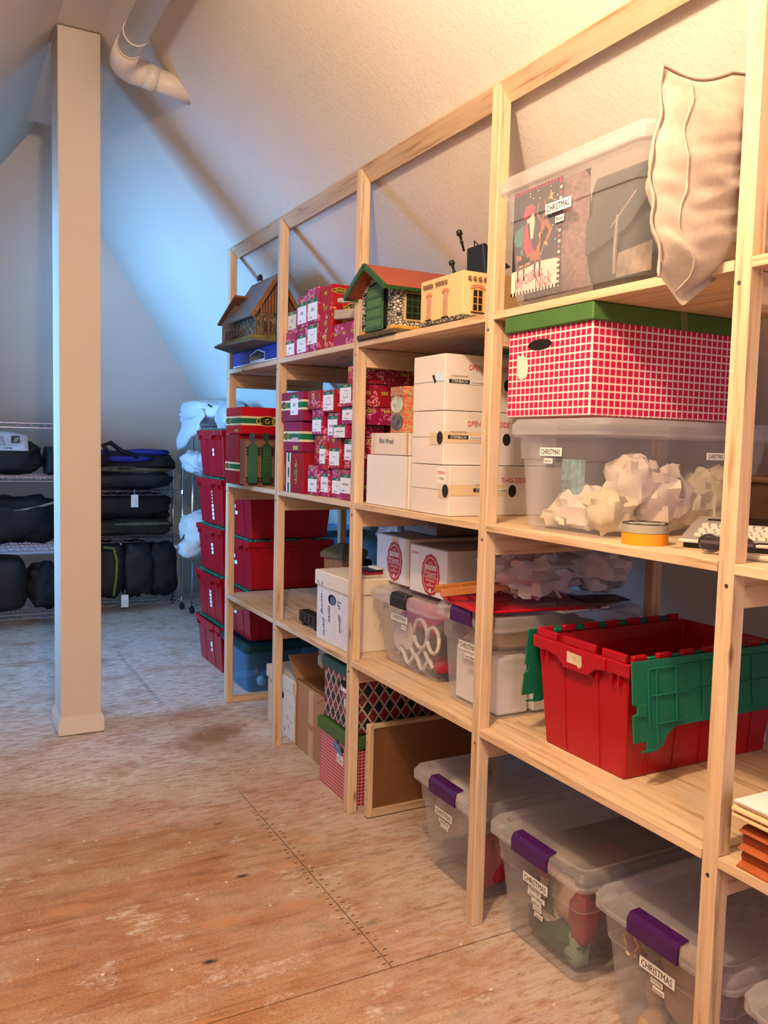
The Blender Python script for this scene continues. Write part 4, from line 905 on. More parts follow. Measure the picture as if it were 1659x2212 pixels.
M_crate = mat('dark_brown_plastic', (.045, .022, .013), .35, var=.3, vs=12)
MB().hexa([(.025, .03, 0), (.19, .03, 0), (.19, .33, 0), (.025, .33, 0), (0, 0, .145), (.21, 0, .145), (.21, .355, .145), (0, .355, .145)]).build('crate_body', M_crate, t, bevel=.004)
MB().tube([(-.005, -.005, .150), (.215, -.005, .150), (.215, .36, .150), (-.005, .36, .150)], .008, 8, closed=True).build('rolled_rim', mat('brown_rim', (.09, .045, .022), .25), t)
# eyeglasses
def glasses(label, loc, rz, m_, lens):
    t = thing('eyeglasses', label, 'glasses', loc, rz)
    for s in (-1, 1):
        MB().tube([(s*.033+.025*math.cos(a), 0, .022+.018*math.sin(a)) for a in [k*math.pi/9 for k in range(18)]], .0022, 6, closed=True).build('lens_rim', m_, t, smooth=True)
        MB().prism([(s*.033+.023*math.cos(a), .022+.0165*math.sin(a)) for a in [k*math.pi/8 for k in range(16)]], 'y', -.0006, .0006).build('lens', lens, t)
        MB().tube([(s*.058, 0, .028), (s*.062, .01, .029), (s*.060, .09, .022), (s*.056, .125, .008)], .002, 6).build('temple', m_, t, smooth=True)
    MB().tube([(-.010, 0, .028), (0, 0, .032), (.010, 0, .028)], .0018, 6).build('bridge', m_, t)
    return t
LENS = clear_plastic('tinted_lens', tint=(.45, .40, .42), op=.25, white=(.12, .10, .12), rough=.05)
glasses('dark rimless eyeglasses poking out behind the near post', (.085, 1.205, 1.1755), -1.25, mat('gunmetal', (.10, .08, .09), .25, metal=.7), LENS)
glasses('teal framed eyeglasses beside the grey remote at right edge', (.20, 1.05, 1.1755), -.9, mat('teal_frame', (.01, .07, .08), .25), clear_plastic('clear_lens', op=.12, rough=.05))
glasses('brown framed eyeglasses in the pile right of near post', (.13, 1.075, 1.1755), -1.6, mat('brown_frame', (.07, .03, .025), .3), LENS)
t = thing('grey_remote', 'pale grey slim remote lying on the shelf edge at right', 'remote', (.09, .99, 1.174), .12)
MB().box(0, .03, 0, .17, 0, .012).build('case', mat('pale_grey_plastic', (.48, .44, .40), .45), t, bevel=.004)

# ---------------- top shelf models ----------------
M_grayboard = mat('grey_board', (.10, .095, .075), .7, var=.2, vs=30); M_moss = mat('mossy_base', (.16, .13, .04), .9, var=.3, vs=60, bump=.5, bs=120)
M_slate = mat('slate_roof', (.16, .17, .19), .6, var=.25, vs=60, stretch=(1, 8, 1), bump=.5, bs=90)
tt = NT('weathered_planks'); uu, vv = tt.facuv(); fu = tt.math('FRACT', tt.math('ADD', tt.math('DIVIDE', uu, .014), 60))
tt.l(tt.mix(tt.math('LESS_THAN', fu, .42), (.24, .10, .045), (.06, .035, .02)), tt.b.inputs['Base Color']); tt.b.inputs['Roughness'].default_value = .8; M_planks = tt.m
M_rubble = stone_mat('model_rubble_stone', (.05, .04, .025), ((.10, .08, .05), (.24, .19, .12)), (1, 1, 1), 75, .08)
carton('blue_carton', 'flat blue printed carton under the weathered model barn', 'box', .012, 3.615, 4.255, 1.757, 1.832, .38, mat('blue_card', (.015, .04, .27), .35, var=.35, vs=9))
for o in list(bpy.data.objects):
    if o.name == 'blue_carton':
        flat(o, 'white_line', rect(.62, .006), 'F', (-.0006, .32, .006), M_label, .0004)
        flat(o, 'house_emblem', [(-.10, -.026), (.10, -.026), (.10, .010), (.11, .012), (-.0, .034), (-.11, .012), (-.10, .010)], 'F', (-.0006, .265, .034), M_label, .0004); flat(o, 'emblem_field', [(-.095, -.015), (.095, -.015), (.095, .010), (0, .029), (-.095, .010)], 'F', (-.0011, .265, .034), mat('navy_print', (.01, .02, .06), .4), .0003)
        text(o, 'POLA-', 'F', (-.0016, .305, .030), .10, .020, M_yellow); text(o, 'G', 'F', (-.0016, .235, .030), .02, .02, M_grey)
tag(MB().prism([(-.145, 4.06), (-.10, 3.62), (.23, 3.62), (.23, 4.28), (.02, 4.28)], 'z', 0, .010).build('base_board', M_grayboard, None, (0, 0, 1.834), bevel=.002), 'grey pointed base board under the barn, sticking out past the shelf', 'board')
t = thing('model_barn', 'weathered model barn with slate roof and stone gable at shelf end', 'model building', (.034, 3.70, 1.846))
hw, ez, az, dl = .095, .145, .295, .30
MB().box(-hw-.03, hw+.03, -.03, dl+.20, 0, .022).build('base', M_moss, t, bevel=.004)
MB().prism([(-hw, .02), (hw, .02), (hw, ez), (0, az-.012), (-hw, ez)], 'y', 0, dl).build('walls', M_rubble, t)
MB().prism([(-hw+.0, ez-.02), (hw, ez-.02), (hw, ez), (0, az-.014), (-hw, ez)], 'y', -.004, .0).build('gable_planks', M_planks, t)
for s in (-1, 1):
    n = Vector((s*(az-ez), 0, hw)).normalized(); q = [Vector((0, 0, az)), Vector((s*(hw+.03), 0, ez-.045))]
    vs = [q[0]+Vector((0, -.03, 0)), q[1]+Vector((0, -.03, 0)), q[1]+Vector((0, dl+.02, 0)), q[0]+Vector((0, dl+.02, 0))]
    MB().hexa(vs+[v+n*.007 for v in vs]).build('roof_slope', M_slate, t)
    vs = [q[0]+Vector((0, -.034, 0)), q[1]+Vector((0, -.034, 0)), q[1]+Vector((0, -.028, 0)), q[0]+Vector((0, -.028, 0))]
    MB().hexa([v-n*.010 for v in vs]+[v+n*.009 for v in vs]).build('barge_board', mat('barn_timber', (.20, .085, .035), .8, var=.3, vs=50), t)
MB().box(-.058, -.022, -.006, .0, .045, .085).build('window_frame', mat('dark_timber', (.05, .03, .02), .8), t)
MB().box(.018, .05, -.007, .0, .02, .10).build('door', mat('dark_timber', (.05, .03, .02), .8), t)
for x in (-.085, -.05): MB().box(x, x+.006, -.035, -.029, .02, ez+.02).build('porch_post', mat('barn_timber', (.20, .085, .035), .8), t)
MB().prism([(dl, .02), (dl+.19, .02), (dl+.19, .125), (dl, .19)], 'x', -hw-.005, hw-.03).build('lean_to_walls', M_planks, t)
MB().prism([(dl-.06, .222), (dl+.215, .118), (dl+.215, .126), (dl-.06, .231)], 'x', -hw-.022, hw-.01).build('lean_to_roof', mat('barn_timber', (.20, .085, .035), .8), t)
mb = MB()
for k in range(5): mb.box(-hw-.03, -hw-.026, .16+k*.045, .163+k*.045, .022, .062)
for z in (.035, .048, .060): mb.box(-hw-.031, -hw-.027, .15, .35, z, z+.004)
mb.build('fence', mat('dark_timber', (.05, .03, .02), .8), t)
MB().prism([(0, .0), (.02, .0), (.02, .02), (.01, .03), (0, .02)], 'y', .21, .235).build('dovecote', M_black, t, loc=(-.01, 0, az+.012)); MB().tube([(0, .22, az-.01), (0, .22, az+.018)], .004, 6).build('dovecote_post', M_white, t)

# crimson train cartons on top shelf bay B
GB = 'small labelled crimson cartons on the top shelf'
def lab(t, w, h, kind=0, cream=False):
    """front label of a small carton: green band, white panel, grey drawing, number"""
    m_ = M_label if not cream else mat('cream_label', (.72, .58, .42), .5)
    o = flat(t, 'paper_label', rect(w, h), 'F', (-.0006, lab.y, lab.z), m_, .0005)
    c = Vector((-.0011, lab.y, lab.z)); R = FR['F']
    flat(o, 'label_band', rect(w, h*.17), 'F', c+R @ Vector((0, h*.5-h*.085, 0)), M_band, .0003)
    text(o, 'LGB', 'F', c+R @ Vector((0, h*.5-h*.085, 0)), w*.26, h*.09, M_label)
    if kind == 0: flat(o, 'track_drawing', rect(w*.66, h*.12), 'F', c+R @ Vector((0, -h*.02, 0)), M_grey, .0003)
    elif kind == 1:
        q = [(w*.2*math.cos(a), h*.10*math.sin(a)-h*.06) for a in [.5+k*.43 for k in range(6)]]; flat(o, 'track_drawing', q+[(x*.7, y*.55-h*.03) for x, y in q[::-1]], 'F', c, M_grey, .0003)
    elif kind == 2:
        flat(o, 'track_drawing', [(-w*.22, -h*.22), (w*.26, -h*.22), (w*.14, h*.2), (-w*.08, h*.2)], 'F', c, M_grey, .0002); flat(o, 'track_drawing', [(-w*.15, -h*.17), (w*.19, -h*.17), (w*.10, h*.15), (-w*.05, h*.15)], 'F', c+Vector((-.0003, 0, 0)), M_label, .0002)
    elif kind == 3: flat(o, 'track_drawing', rect(w*.3, h*.16), 'F', c, M_grey, .0003)
    text(o, ['1060', '1000', '1615', '1100'][kind], 'F', c+R @ Vector((-w*.2, -h*.36, 0)), w*.34, h*.075, M_ink); return o
def tbox(lb, y0, y1, z0, z1, x, kind, ly, lz, d=.16, m=None, g=GB, cream=False):
    t = carton('track_carton', lb, 'box', x, y0+.001, y1-.001, z0+.0005, z1-.0005, d, m or M_train2, g, bev=.0015)
    L, H = y1-y0, z1-z0
    if kind is not None:
        w = min(L*.86, .10); h = H*(lz[1]-lz[0]); lab.y = L*.5; lab.z = H*(lz[0]+lz[1])/2; lab(t, w, h, kind, cream)
    return t
tbox('lower of the two short cartons at the far end of top shelf row', 3.445, 3.575, 1.757, 1.868, .03, 3, 0, (.10, .62))
tbox('upper of two short cartons at the left end of top shelf row', 3.447, 3.560, 1.869, 1.957, .035, 3, 0, (.12, .95), cream=True)
tbox('second column lower labelled carton on top shelf', 3.325, 3.437, 1.757, 1.872, .03, 1, 0, (.10, .72))
tbox('second column upper labelled carton on top shelf, taller', 3.325, 3.435, 1.873, 2.003, .03, 3, 0, (.12, .78))
tbox('third column lower labelled carton, against the big crimson carton', 3.205, 3.318, 1.757, 1.878, .028, 1, 0, (.30, .92))
tbox('third column upper labelled carton, against the big crimson carton', 3.205, 3.320, 1.879, 2.020, .028, 3, 0, (.08, .68))
t = carton('train_carton', 'big crimson carton with yellow plates and engine drawings, top shelf', 'box', .034, 3.085, 3.2025, 1.757, 2.012, .17, train_mat('big_train_print', (.40, .006, .010), (.80, .32, .25), .60))
for (u, v, w, s) in ((.035, .23, .075, 'LEHMANN'), (.09, .175, .055, 'LGB'), (.035, .135, .07, 'LEHMANN'), (.145, .215, .04, 'LEHMANN'), (.03, .06, .05, 'LGB'), (.035, .012, .05, 'LGB')):
    badge(t, 'S', (u, -.0006, v), w, .022, 0, s if s != 'LGB' else 'L\u00b7G\u00b7B')
tbox('magenta carton lying on the top shelf beside third post', 2.835, 3.07, 1.757, 1.848, .035, None, 0, None, .17, M_train2, None)
o = carton('wood_offcut', 'greyish wooden slat leaning on the magenta carton by third post', 'wood offcut', .03, 2.835, 3.06, 1.850, 1.885, .035, pine('y', .8, '_grey'), solo=True); o.rotation_euler = (.09, 0, 0)
o = carton('wood_offcut', 'pale narrow wooden offcut on top of the greyish slat', 'wood offcut', .025, 2.85, 3.02, 1.908, 1.925, .03, pine('y', 1.1, '_pale'), solo=True); o.rotation_euler = (.12, 0, 0)

# engine shed
M_brickstone = stone_mat('painted_stone_courses', (.02, .018, .015), ((.40, .36, .30), (.66, .60, .50)), (1, 1, 1.9), 62, .11); M_doorgreen = mat('model_green_paint', (.03, .10, .03), .5, var=.25, vs=90)
tq = NT('model_tile_roof'); uq, vq = tq.facuv(); fq = tq.math('FRACT', tq.math('ADD', tq.math('DIVIDE', vq, .0075), 50)); fr = tq.math('FRACT', tq.math('ADD', tq.math('DIVIDE', uq, .008), 50))
tq.l(tq.mix(tq.math('MAXIMUM', tq.math('LESS_THAN', fr, .2), tq.math('LESS_THAN', fq, .22)), (.42, .09, .035), (.22, .04, .02)), tq.b.inputs['Base Color']); M_rooftile = tq.m
t = thing('model_engine_shed', 'model stone engine shed with green doors and red tiled roof', 'model building', (.0, 2.632, 1.757))
MB().box(-.012, .30, -.14, .135, 0, .016).build('base', mat('model_deck', (.10, .065, .035), .8, var=.3, vs=50), t, bevel=.002)
hw, ez, az = .118, .163, .235
MB().prism([(-hw, .016), (hw, .016), (hw, ez), (0, az-.01), (-hw, ez)], 'x', .0, .26).build('walls', M_brickstone, t)
MB().box(-.003, .263, -hw-.003, hw+.003, .016, .030).build('plinth', mat('ochre_plinth', (.62, .33, .06), .6, var=.3, vs=60), t, bevel=.002)
for s in (-1, 1):
    n = Vector((0, s*(az-ez), hw)).normalized(); a0 = Vector((0, 0, az)); a1 = Vector((0, s*(hw+.035), ez-.018)); e1, e2 = Vector((-.055, 0, 0)), Vector((.29, 0, 0))
    vs = [a0+e1, a1+e1, a1+e2, a0+e2]; MB().hexa(vs+[v+n*.006 for v in vs]).build('roof_slope', M_rooftile, t)
    vs = [a0+e1-Vector((.004, 0, 0)), a1+e1-Vector((.004, 0, 0)), a1+e1+Vector((.004, 0, 0)), a0+e1+Vector((.004, 0, 0))]; MB().hexa([v-n*.010 for v in vs]+[v+n*.008 for v in vs]).build('barge_board', M_doorgreen, t)
    vs = [a1+e1-n*.008, a1+e1+n*.004, a1+e2+n*.004, a1+e2-n*.008]; MB().hexa([v for v in vs]+[v+Vector((0, s*.004, 0)) for v in vs]).build('fascia', M_doorgreen, t)
MB().prism([(-.075, .02), (.085, .02), (.085, .15), (.06, .178), (.005, .188), (-.05, .178), (-.075, .15)], 'x', -.003, .002).build('gateway', mat('gateway_dark', (.006, .007, .005), .9), t)
d = MB().prism([(-.064, .02), (.062, .02), (.062, .150), (.03, .170), (-.02, .178), (-.064, .176)], 'x', 0, .005).build('door', M_doorgreen, t, loc=(-.014, 0, 0), bevel=.0008)
for k in range(5): MB().box(-.002, 0, -.055, .055, .028+k*.034, .031+k*.034).build('door_rail', mat('model_light_green', (.07, .17, .05), .5), d)
for k in range(4): MB().box(-.001, 0, -.052, .052, .034+k*.034, .058+k*.034).build('door_panel', mat('model_light_green', (.07, .17, .05), .5), d)
for k in range(4): MB().box(-.006, .006, .062, .068, .04+k*.035, .047+k*.035).build('hinge', M_black, d)
w = MB().box(.038, .118, -hw-.004, -hw, .045, .142).build('window_frame', M_yellow if False else mat('model_tan_frame', (.48, .36, .13), .6), t, bevel=.001)
MB().box(.045, .111, -hw-.005, -hw-.0035, .052, .135).build('pane', mat('dark_pane', (.01, .014, .012), .1), w)
for k in (1, 2): MB().box(.045+k*.022-.001, .045+k*.022+.001, -hw-.006, -hw-.005, .052, .135).build('glazing_bar', M_doorgreen, w)
for k in (1, 2, 3): MB().box(.045, .111, -hw-.006, -hw-.005, .052+k*.021-.001, .052+k*.021+.001).build('glazing_bar', M_doorgreen, w)
# cream station building
M_stucco = mat('model_cream_stucco', (.72, .52, .27), .7, bump=.3, bs=200); M_corbel = mat('model_corbel', (.20, .11, .05), .7); M_brk = mat('model_brick_arch', (.55, .22, .12), .7, var=.3, vs=150, stretch=(1, 4, 4)); M_wf = mat('model_ochre_frame', (.60, .27, .07), .5); M_dpane = mat('dark_pane', (.01, .014, .012), .1); M_curt = mat('model_curtain_pane', (.42, .30, .26), .4)
t = thing('model_station', 'cream stucco model building with six pane windows at shelf edge', 'model building', (.0, 2.10, 1.757))
MB().box(0, .22, 0, .238, .012, .138).build('walls', M_stucco, t, bevel=.001); MB().box(-.002, .222, -.002, .240, 0, .013).build('rubble_base', stone_mat('model_base_stone', (.02, .015, .01), ((.15, .12, .08), (.4, .33, .24)), (1, 1, 1), 110, .1), t)
for y in (.210, .196, .182, .168, .138, .122, .104, .086): MB().box(-.008, .001, y-.003, y+.003, .113, .123).build('corbel', M_corbel, t)
for x in (.020, .038, .056, .075, .10, .125): MB().box(x-.003, x+.003, -.008, .001, .113, .123).build('corbel', M_corbel, t)
def mwin(face, c, wd, ht, pane):
    f = flat(t, 'window_frame', rect(wd, ht), face, c, M_wf, .0012); n = FR[face].col[2]; R = FR[face]
    for i in (-1, 1):
        for j in (-1, 0, 1): flat(f, 'pane', rect(wd*.34, ht*.27), face, Vector(c)+n*.0012+R @ Vector((i*wd*.24, j*ht*.31, 0)), pane, .0003)
    flat(t, 'sill', rect(wd*1.3, .003), face, Vector(c)+R @ Vector((0, -ht/2-.002, 0)), M_black, .004)
    arc = [(wd*.75*math.cos(a), ht*.20*math.sin(a)+ht*.50) for a in [k*math.pi/6 for k in range(7)]]+[(-wd*.6, ht*.5), (0, ht*.58), (wd*.6, ht*.5)]
    flat(t, 'brick_arch', arc, face, c, M_brk, .002)
mwin('F', (-.0004, .187, .052), .024, .068, M_curt); mwin('F', (-.0004, .092, .052), .026, .070, M_curt); mwin('S', (.052, -.0004, .056), .036, .066, M_dpane)
t = thing('black_model_roof', 'black upturned model roof with knobbed chimneys on the cream building', 'model part', (.10, 2.135, 1.897), 0, rot=(0, -.35, 0))
MB().hexa([(0, .0, .0), (.10, .0, 0), (.10, .10, 0), (0, .10, 0), (.02, .0, .09), (.03, .0, .09), (.03, .085, .09), (.02, .085, .09)]).build('roof_panel', M_black, t, bevel=.002)
for c, l in (((-.012, .135, .01), .062), ((.01, .088, .085), .065)):
    MB().lathe(c, [(.003, 0), (.004, l*.4), (.0065, l*.42), (.004, l*.5), (.0045, l*.72), (.009, l*.76), (.0095, l*.9), (.006, l)], 12).build('chimney', M_black, t, smooth=True)
MB().tube([(.025, .05, .09), (.025, .045, .105), (.025, .03, .09)], .002, 6).build('handle', M_black, t)

# ---------------- middle shelf bay A ----------------
def striped(lb, x, y0, y1, z0, z1, d, m, stripe, vert=False, group=None):
    t = carton('train_carton', lb, 'box', x, y0, y1, z0, z1, d, m, group)
    L, H = y1-y0, z1-z0; a, b = stripe
    if not vert:
        for (p, q, mm) in ((a, b, M_cream), (a+(b-a)*.22, b-(b-a)*.22, M_band)):
            e = .0006 if mm is M_cream else .0010
            MB().box(-e, d+e, -e, L+e, p*H, q*H).build('stripe', mm, t)
    else:
        for (p, q, mm) in ((a, b, M_label), (a+(b-a)*.28, b-(b-a)*.28, M_band)): flat(t, 'stripe', rect((q-p)*L, H), 'F', (-.0005 if mm is M_label else -.0008, L*(1-(p+q)/2), H/2), mm, .0003)
    return t
t = striped('scarlet carton with green stripe lying atop upright crimson carton', -.03, 3.985, 4.222, 1.425, 1.556, .26, M_scarlet, (.32, .66)); badge(t, 'F', (-.0015, .19, .064), .075, .036); badge(t, 'S', (.135, -.0015, .064), .115, .05)
flat(t, 'yellow_slip', rect(.05, .012), 'F', (-.0006, .07, .016), mat('lime_print', (.40, .45, .05), .5), .0004)
t = striped('upright crimson carton with green stripe at the left end of shelf', -.028, 4.025, 4.232, 1.1745, 1.4235, .055, M_crimson, (.27, .44)); badge(t, 'F', (-.0015, .17, .088), .07, .034)
# model brick arches with green doors
t = thing('model_brick_front', 'model brick shed front with two arched green doors', 'model building', (-.022, 3.93, 1.174))
M_mbrick = stone_mat('model_red_brick', (.10, .06, .04), ((.22, .09, .05), (.34, .16, .09)), (1, 1, 2.2), 95, .07); M_dg = mat('model_blue_green', (.03, .12, .08), .45); M_dg2 = mat('model_deep_green', (.02, .075, .03), .5)
MB().box(-.008, .15, 0, .07, 0, .225).build('wall', M_mbrick, t); MB().box(-.008, .15, -.05, .07, 0, .005).build('base', M_mbrick, t)
for k, (xc, mm) in enumerate(((.030, M_dg), (.102, M_dg2))):
    arch = [(xc-.027, .012), (xc+.027, .012), (xc+.027, .178)]+[(xc+.027*math.cos(a), .178+.03*math.sin(a)) for a in [q*math.pi/8 for q in range(1, 8)]]+[(xc-.027, .178)]
    MB().prism([(xc+(p[0]-xc)*1.25, p[1]+(.008 if p[1] > .1 else -.01)) for p in arch], 'y', -.006, .001).build('brick_arch', mat('model_arch_brick', (.30, .14, .08), .8), t)
    d = MB().prism(arch, 'y', -.013, -.004).build('door', mm, t, bevel=.0015)
    mb = MB()
    for q in range(6): mb.box(xc-.023, xc+.023, -.0145, -.0125, .085+q*.016, .0865+q*.016)
    for q in (-.015, 0, .015): mb.box(xc+q-.001, xc+q+.001, -.0145, -.0125, .08, .19)
    mb.box(xc-.026, xc+.026, -.0145, -.0125, .072, .075); o = mb.build('door_rib', mat('model_rib_green', (.06, .2, .11), .5), d); o['kind'] = 'stuff'
    for q in (.02, .035, .15, .165, .18):
        for s in (-1, 1): MB().box(xc+s*.028-.005, xc+s*.028+.005, -.018, -.010, q, q+.007).build('hinge', M_black, t)
    MB().box(xc-.02, xc+.02, -.03, -.01, .0, .014).build('buffer_step', M_black, t)
    MB().box(xc-.008, xc+.008, -.012, .02, .205, .255).build('vent', mm if k else mat('model_blue_grey', (.04, .08, .10), .5), t)
t = thing('model_signal', 'black model signal mast standing behind the green door model', 'model part', (.115, 3.84, 1.174))
MB().tube([(0, 0, 0), (0, 0, .33)], .004, 8).build('mast', M_black, t); MB().box(-.02, .02, -.01, .01, .0, .01).build('base', M_black, t)
MB().lathe((0, 0, .33), [(.008, 0), (.008, .02), (.003, .03)], 10).build('finial', M_black, t); MB().box(0, .04, -.012, .012, .27, .31).build('lantern_box', M_black, t)

# ---------------- middle shelf bay B ----------------
GL = 'striped crimson cartons stacked on the middle shelf'
t = striped('plum carton with green stripe and white sticker, top of three', .01, 3.306, 3.553, 1.480, 1.603, .30, M_plum, (.38, .72), group=GL); badge(t, 'F', (-.0015, .21, .068), .07, .034); lab.y = .095; lab.z = .068; lab(t, .085, .085, 3)
t = striped('plum carton with green stripe, middle of the stack of three', .012, 3.325, 3.526, 1.348, 1.477, .30, M_plum, (.34, .68), group=GL); badge(t, 'F', (-.0015, .165, .066), .06, .034)
flat(t, 'pink_slip', rect(.07, .018), 'F', (-.0014, .065, .052), mat('pale_pink_slip', (.75, .42, .40), .5), .0004); flat(t, 'yellow_slip', rect(.055, .018), 'F', (-.0006, .06, .018), mat('lime_print', (.40, .45, .05), .5), .0004)
t = striped('crimson carton with vertical stripe at the bottom of the three', .008, 3.292, 3.512, 1.1745, 1.345, .30, M_crimson, (.17, .39), True, GL); badge(t, 'F', (-.0006, .075, .09), .10, .026, math.pi/2); flat(t, 'cream_panel', rect(.048, .09), 'F', (-.0012, .158, .085), mat('cream_label', (.72, .58, .42), .5), .0004); flat(t, 'item_drawing', oval(.014, .05, 12), 'F', (-.0017, .155, .085), M_black, .0003)
text(t, 'LEHMANN', 'F', (-.0008, .20, .07), .09, .012, M_yellow, math.pi/2)
GM = 'small labelled crimson cartons on the middle shelf'
B = [('top left', 3.164, 3.287, 1.527, 1.601, None, None), ('second from top in the left column', 3.160, 3.264, 1.422, 1.526, 1, (.12, .68)), ('unlabelled, third in left column', 3.157, 3.260, 1.299, 1.421, None, None), ('bottom left', 3.167, 3.271, 1.1745, 1.298, 3, (.10, .62)),
     ('top of second column', 3.046, 3.160, 1.511, 1.599, 2, (.08, .92)), ('second from top of second column', 3.032, 3.135, 1.394, 1.510, 0, (.22, .88)), ('partly hidden, third in second column', 3.092, 3.155, 1.281, 1.393, 0, (.22, .86)), ('bottom of second column', 3.086, 3.165, 1.1745, 1.280, 0, (.16, .86)),
     ('dark, behind between second and last column', 2.985, 3.028, 1.462, 1.591, None, None), ('wide white faced, right of second column', 2.905, 3.030, 1.409, 1.460, 0, (.04, .96)), ('third from top of third column', 2.982, 3.090, 1.290, 1.408, 1, (.10, .66)), ('bottom of third column', 2.968, 3.084, 1.1745, 1.289, 1, (.14, .68)),
     ('triangle marked, upper right by post', 2.862, 2.975, 1.528, 1.614, 2, (.14, .96)), ('pale faced, just below the triangle marked one', 2.862, 2.977, 1.461, 1.527, 3, (.24, .96)), ('third from top beside post', 2.862, 2.976, 1.290, 1.408, 0, (.30, .92)), ('bottom right beside post', 2.852, 2.955, 1.1745, 1.289, 0, (.22, .84)), ('topmost pink one by third post', 2.852, 2.930, 1.6145, 1.679, None, None)]
for i, (nm_, y0, y1, z0, z1, k, lz) in enumerate(B):
    tbox('small crimson carton, middle shelf, '+nm_, y0, y1, z0, z1, .022+(.012*(i*7 % 3)) if i != 8 else .06, k, 0, lz, .16, [M_train, M_train2][i % 2], GM)

# ---------------- floor, bays B and C ----------------
def open_box():
    t = thing('cardboard_box', 'open brown cardboard box with a raised flap on floor', 'box', (.10, 3.205, 0))
    L, D, H = .342, .40, .312; w = .004
    mb = MB()
    for q in ((0, w, 0, L), (D-w, D, 0, L), (w, D-w, 0, w), (w, D-w, L-w, L)): mb.box(q[0], q[1], q[2], q[3], .003, H)
    mb.box(0, D, 0, L, 0, .003); mb.build('box_walls', M_card, t)
    MB().hexa([(0, L-w, H), (D, L-w, H), (D, L, H), (0, L, H), (0, L+.10, H+.085), (D, L+.10, H+.085), (D, L+.104, H+.082), (0, L+.104, H+.082)]).build('raised_flap', M_card, t)
    MB().hexa([(0, .01, H), (.004, .01, H), (.004, L-.01, H), (0, L-.01, H), (.15, .02, H-.05), (.154, .02, H-.05), (.154, L-.02, H-.05), (.15, L-.02, H-.05)]).build('inner_flap', M_card, t)
    MB().hexa([(0, 0, H), (D, 0, H), (D, w, H), (0, w, H), (0, .12, H-.06), (D, .12, H-.06), (D, .124, H-.06), (0, .124, H-.06)]).build('inner_flap', M_card, t)
    flat(t, 'tape_strip', rect(.055, .15), 'F', (-.0006, .165, .225), M_tape, .0004); flat(t, 'tape_strip', rect(.055, .12), 'F', (-.0006, .165, .062), M_tape, .0004)
open_box()
FB2 = floral('cream floral box on the floor behind the second post', .105, 3.552, 3.925, 0, .285, .36)
AB = lidded_box('dark argyle box with dark green lid stacked on the checked box', .045, 2.825, 3.112, .282, .525, .50, M_argyle, M_lidgreen2, .042, hole=(.085, .175))
sticker(AB, 'F', (-.0012, .07, .100), .055, .030, [('WINTER', .6), ('ICICLES', .6)]); flat(AB, 'label_holder', rect(.075, .014), 'F', (-.0014, .085, .150), M_label, .0015)
flat(AB, 'motif_patch', oval(.05, .07, 10), 'S', (.27, -.0006, .13), mat('holly_patch', (.10, .14, .08), .6, var=.8, vs=50), .0004)
PB2 = lidded_box('red checked box with green lid at floor beside third post', .035, 2.822, 3.120, .0, .268, .45, check_mat('magenta_check_print', .0135, .22, (.42, .010, .045), (.85, .50, .50)), M_lidgreen, .048, hole=(.12, .195))
flat(PB2, 'wrap_bundle', [(-.04, .02), (-.01, .03), (.03, .01), (.035, -.02), (.0, -.015), (-.03, -.005)], 'F', (-.0016, .122, .192), mat('blue_foil', (.10, .22, .40), .15, var=.7, vs=70), .004); sticker(PB2, 'F', (-.0012, .105, .155), .06, .034, [('red Tree', .7)], rot=-.08)
o = crush('plastic_wrap', 'torn clear plastic wrap hanging beneath shelf by argyle box', (.055, 3.150, .505), (.035, .07, .10), 51, mat('dull_wrap', (.30, .27, .22), .15, var=.5, vs=60), 'plastic wrap', .9, .4, 3, 14, 10, .2); o.rotation_euler = (.6, 0, 0)
# framed panel standing on its edge
t = thing('framed_panel', 'brown hardboard panel with wooden frame standing on edge', 'panel', (.045, 2.705, .004))
MB().box(.01, .58, .010, .016, .01, .345).build('hardboard', mat('brown_hardboard', (.17, .075, .025), .65, var=.08, vs=8), t)
M_fr = pine('z', .95, '_frame'); PXf = pine('x', .8, '_frame')
for nme, b_ in (('frame_side', (0, .022, 0, .028, 0, .352)), ('frame_side', (.57, .592, 0, .028, 0, .352))): MB().box(*b_).build(nme, M_fr, t, bevel=.003)
for b_ in ((.022, .57, 0, .028, 0, .03), (.022, .57, .004, .028, .335, .350)): MB().box(*b_).build('frame_rail', PXf, t, bevel=.002)
for k in range(9): MB().box(-.0008, 0, .012, .016, .03+k*.036, .034+k*.036).build('tack', M_hole, t)

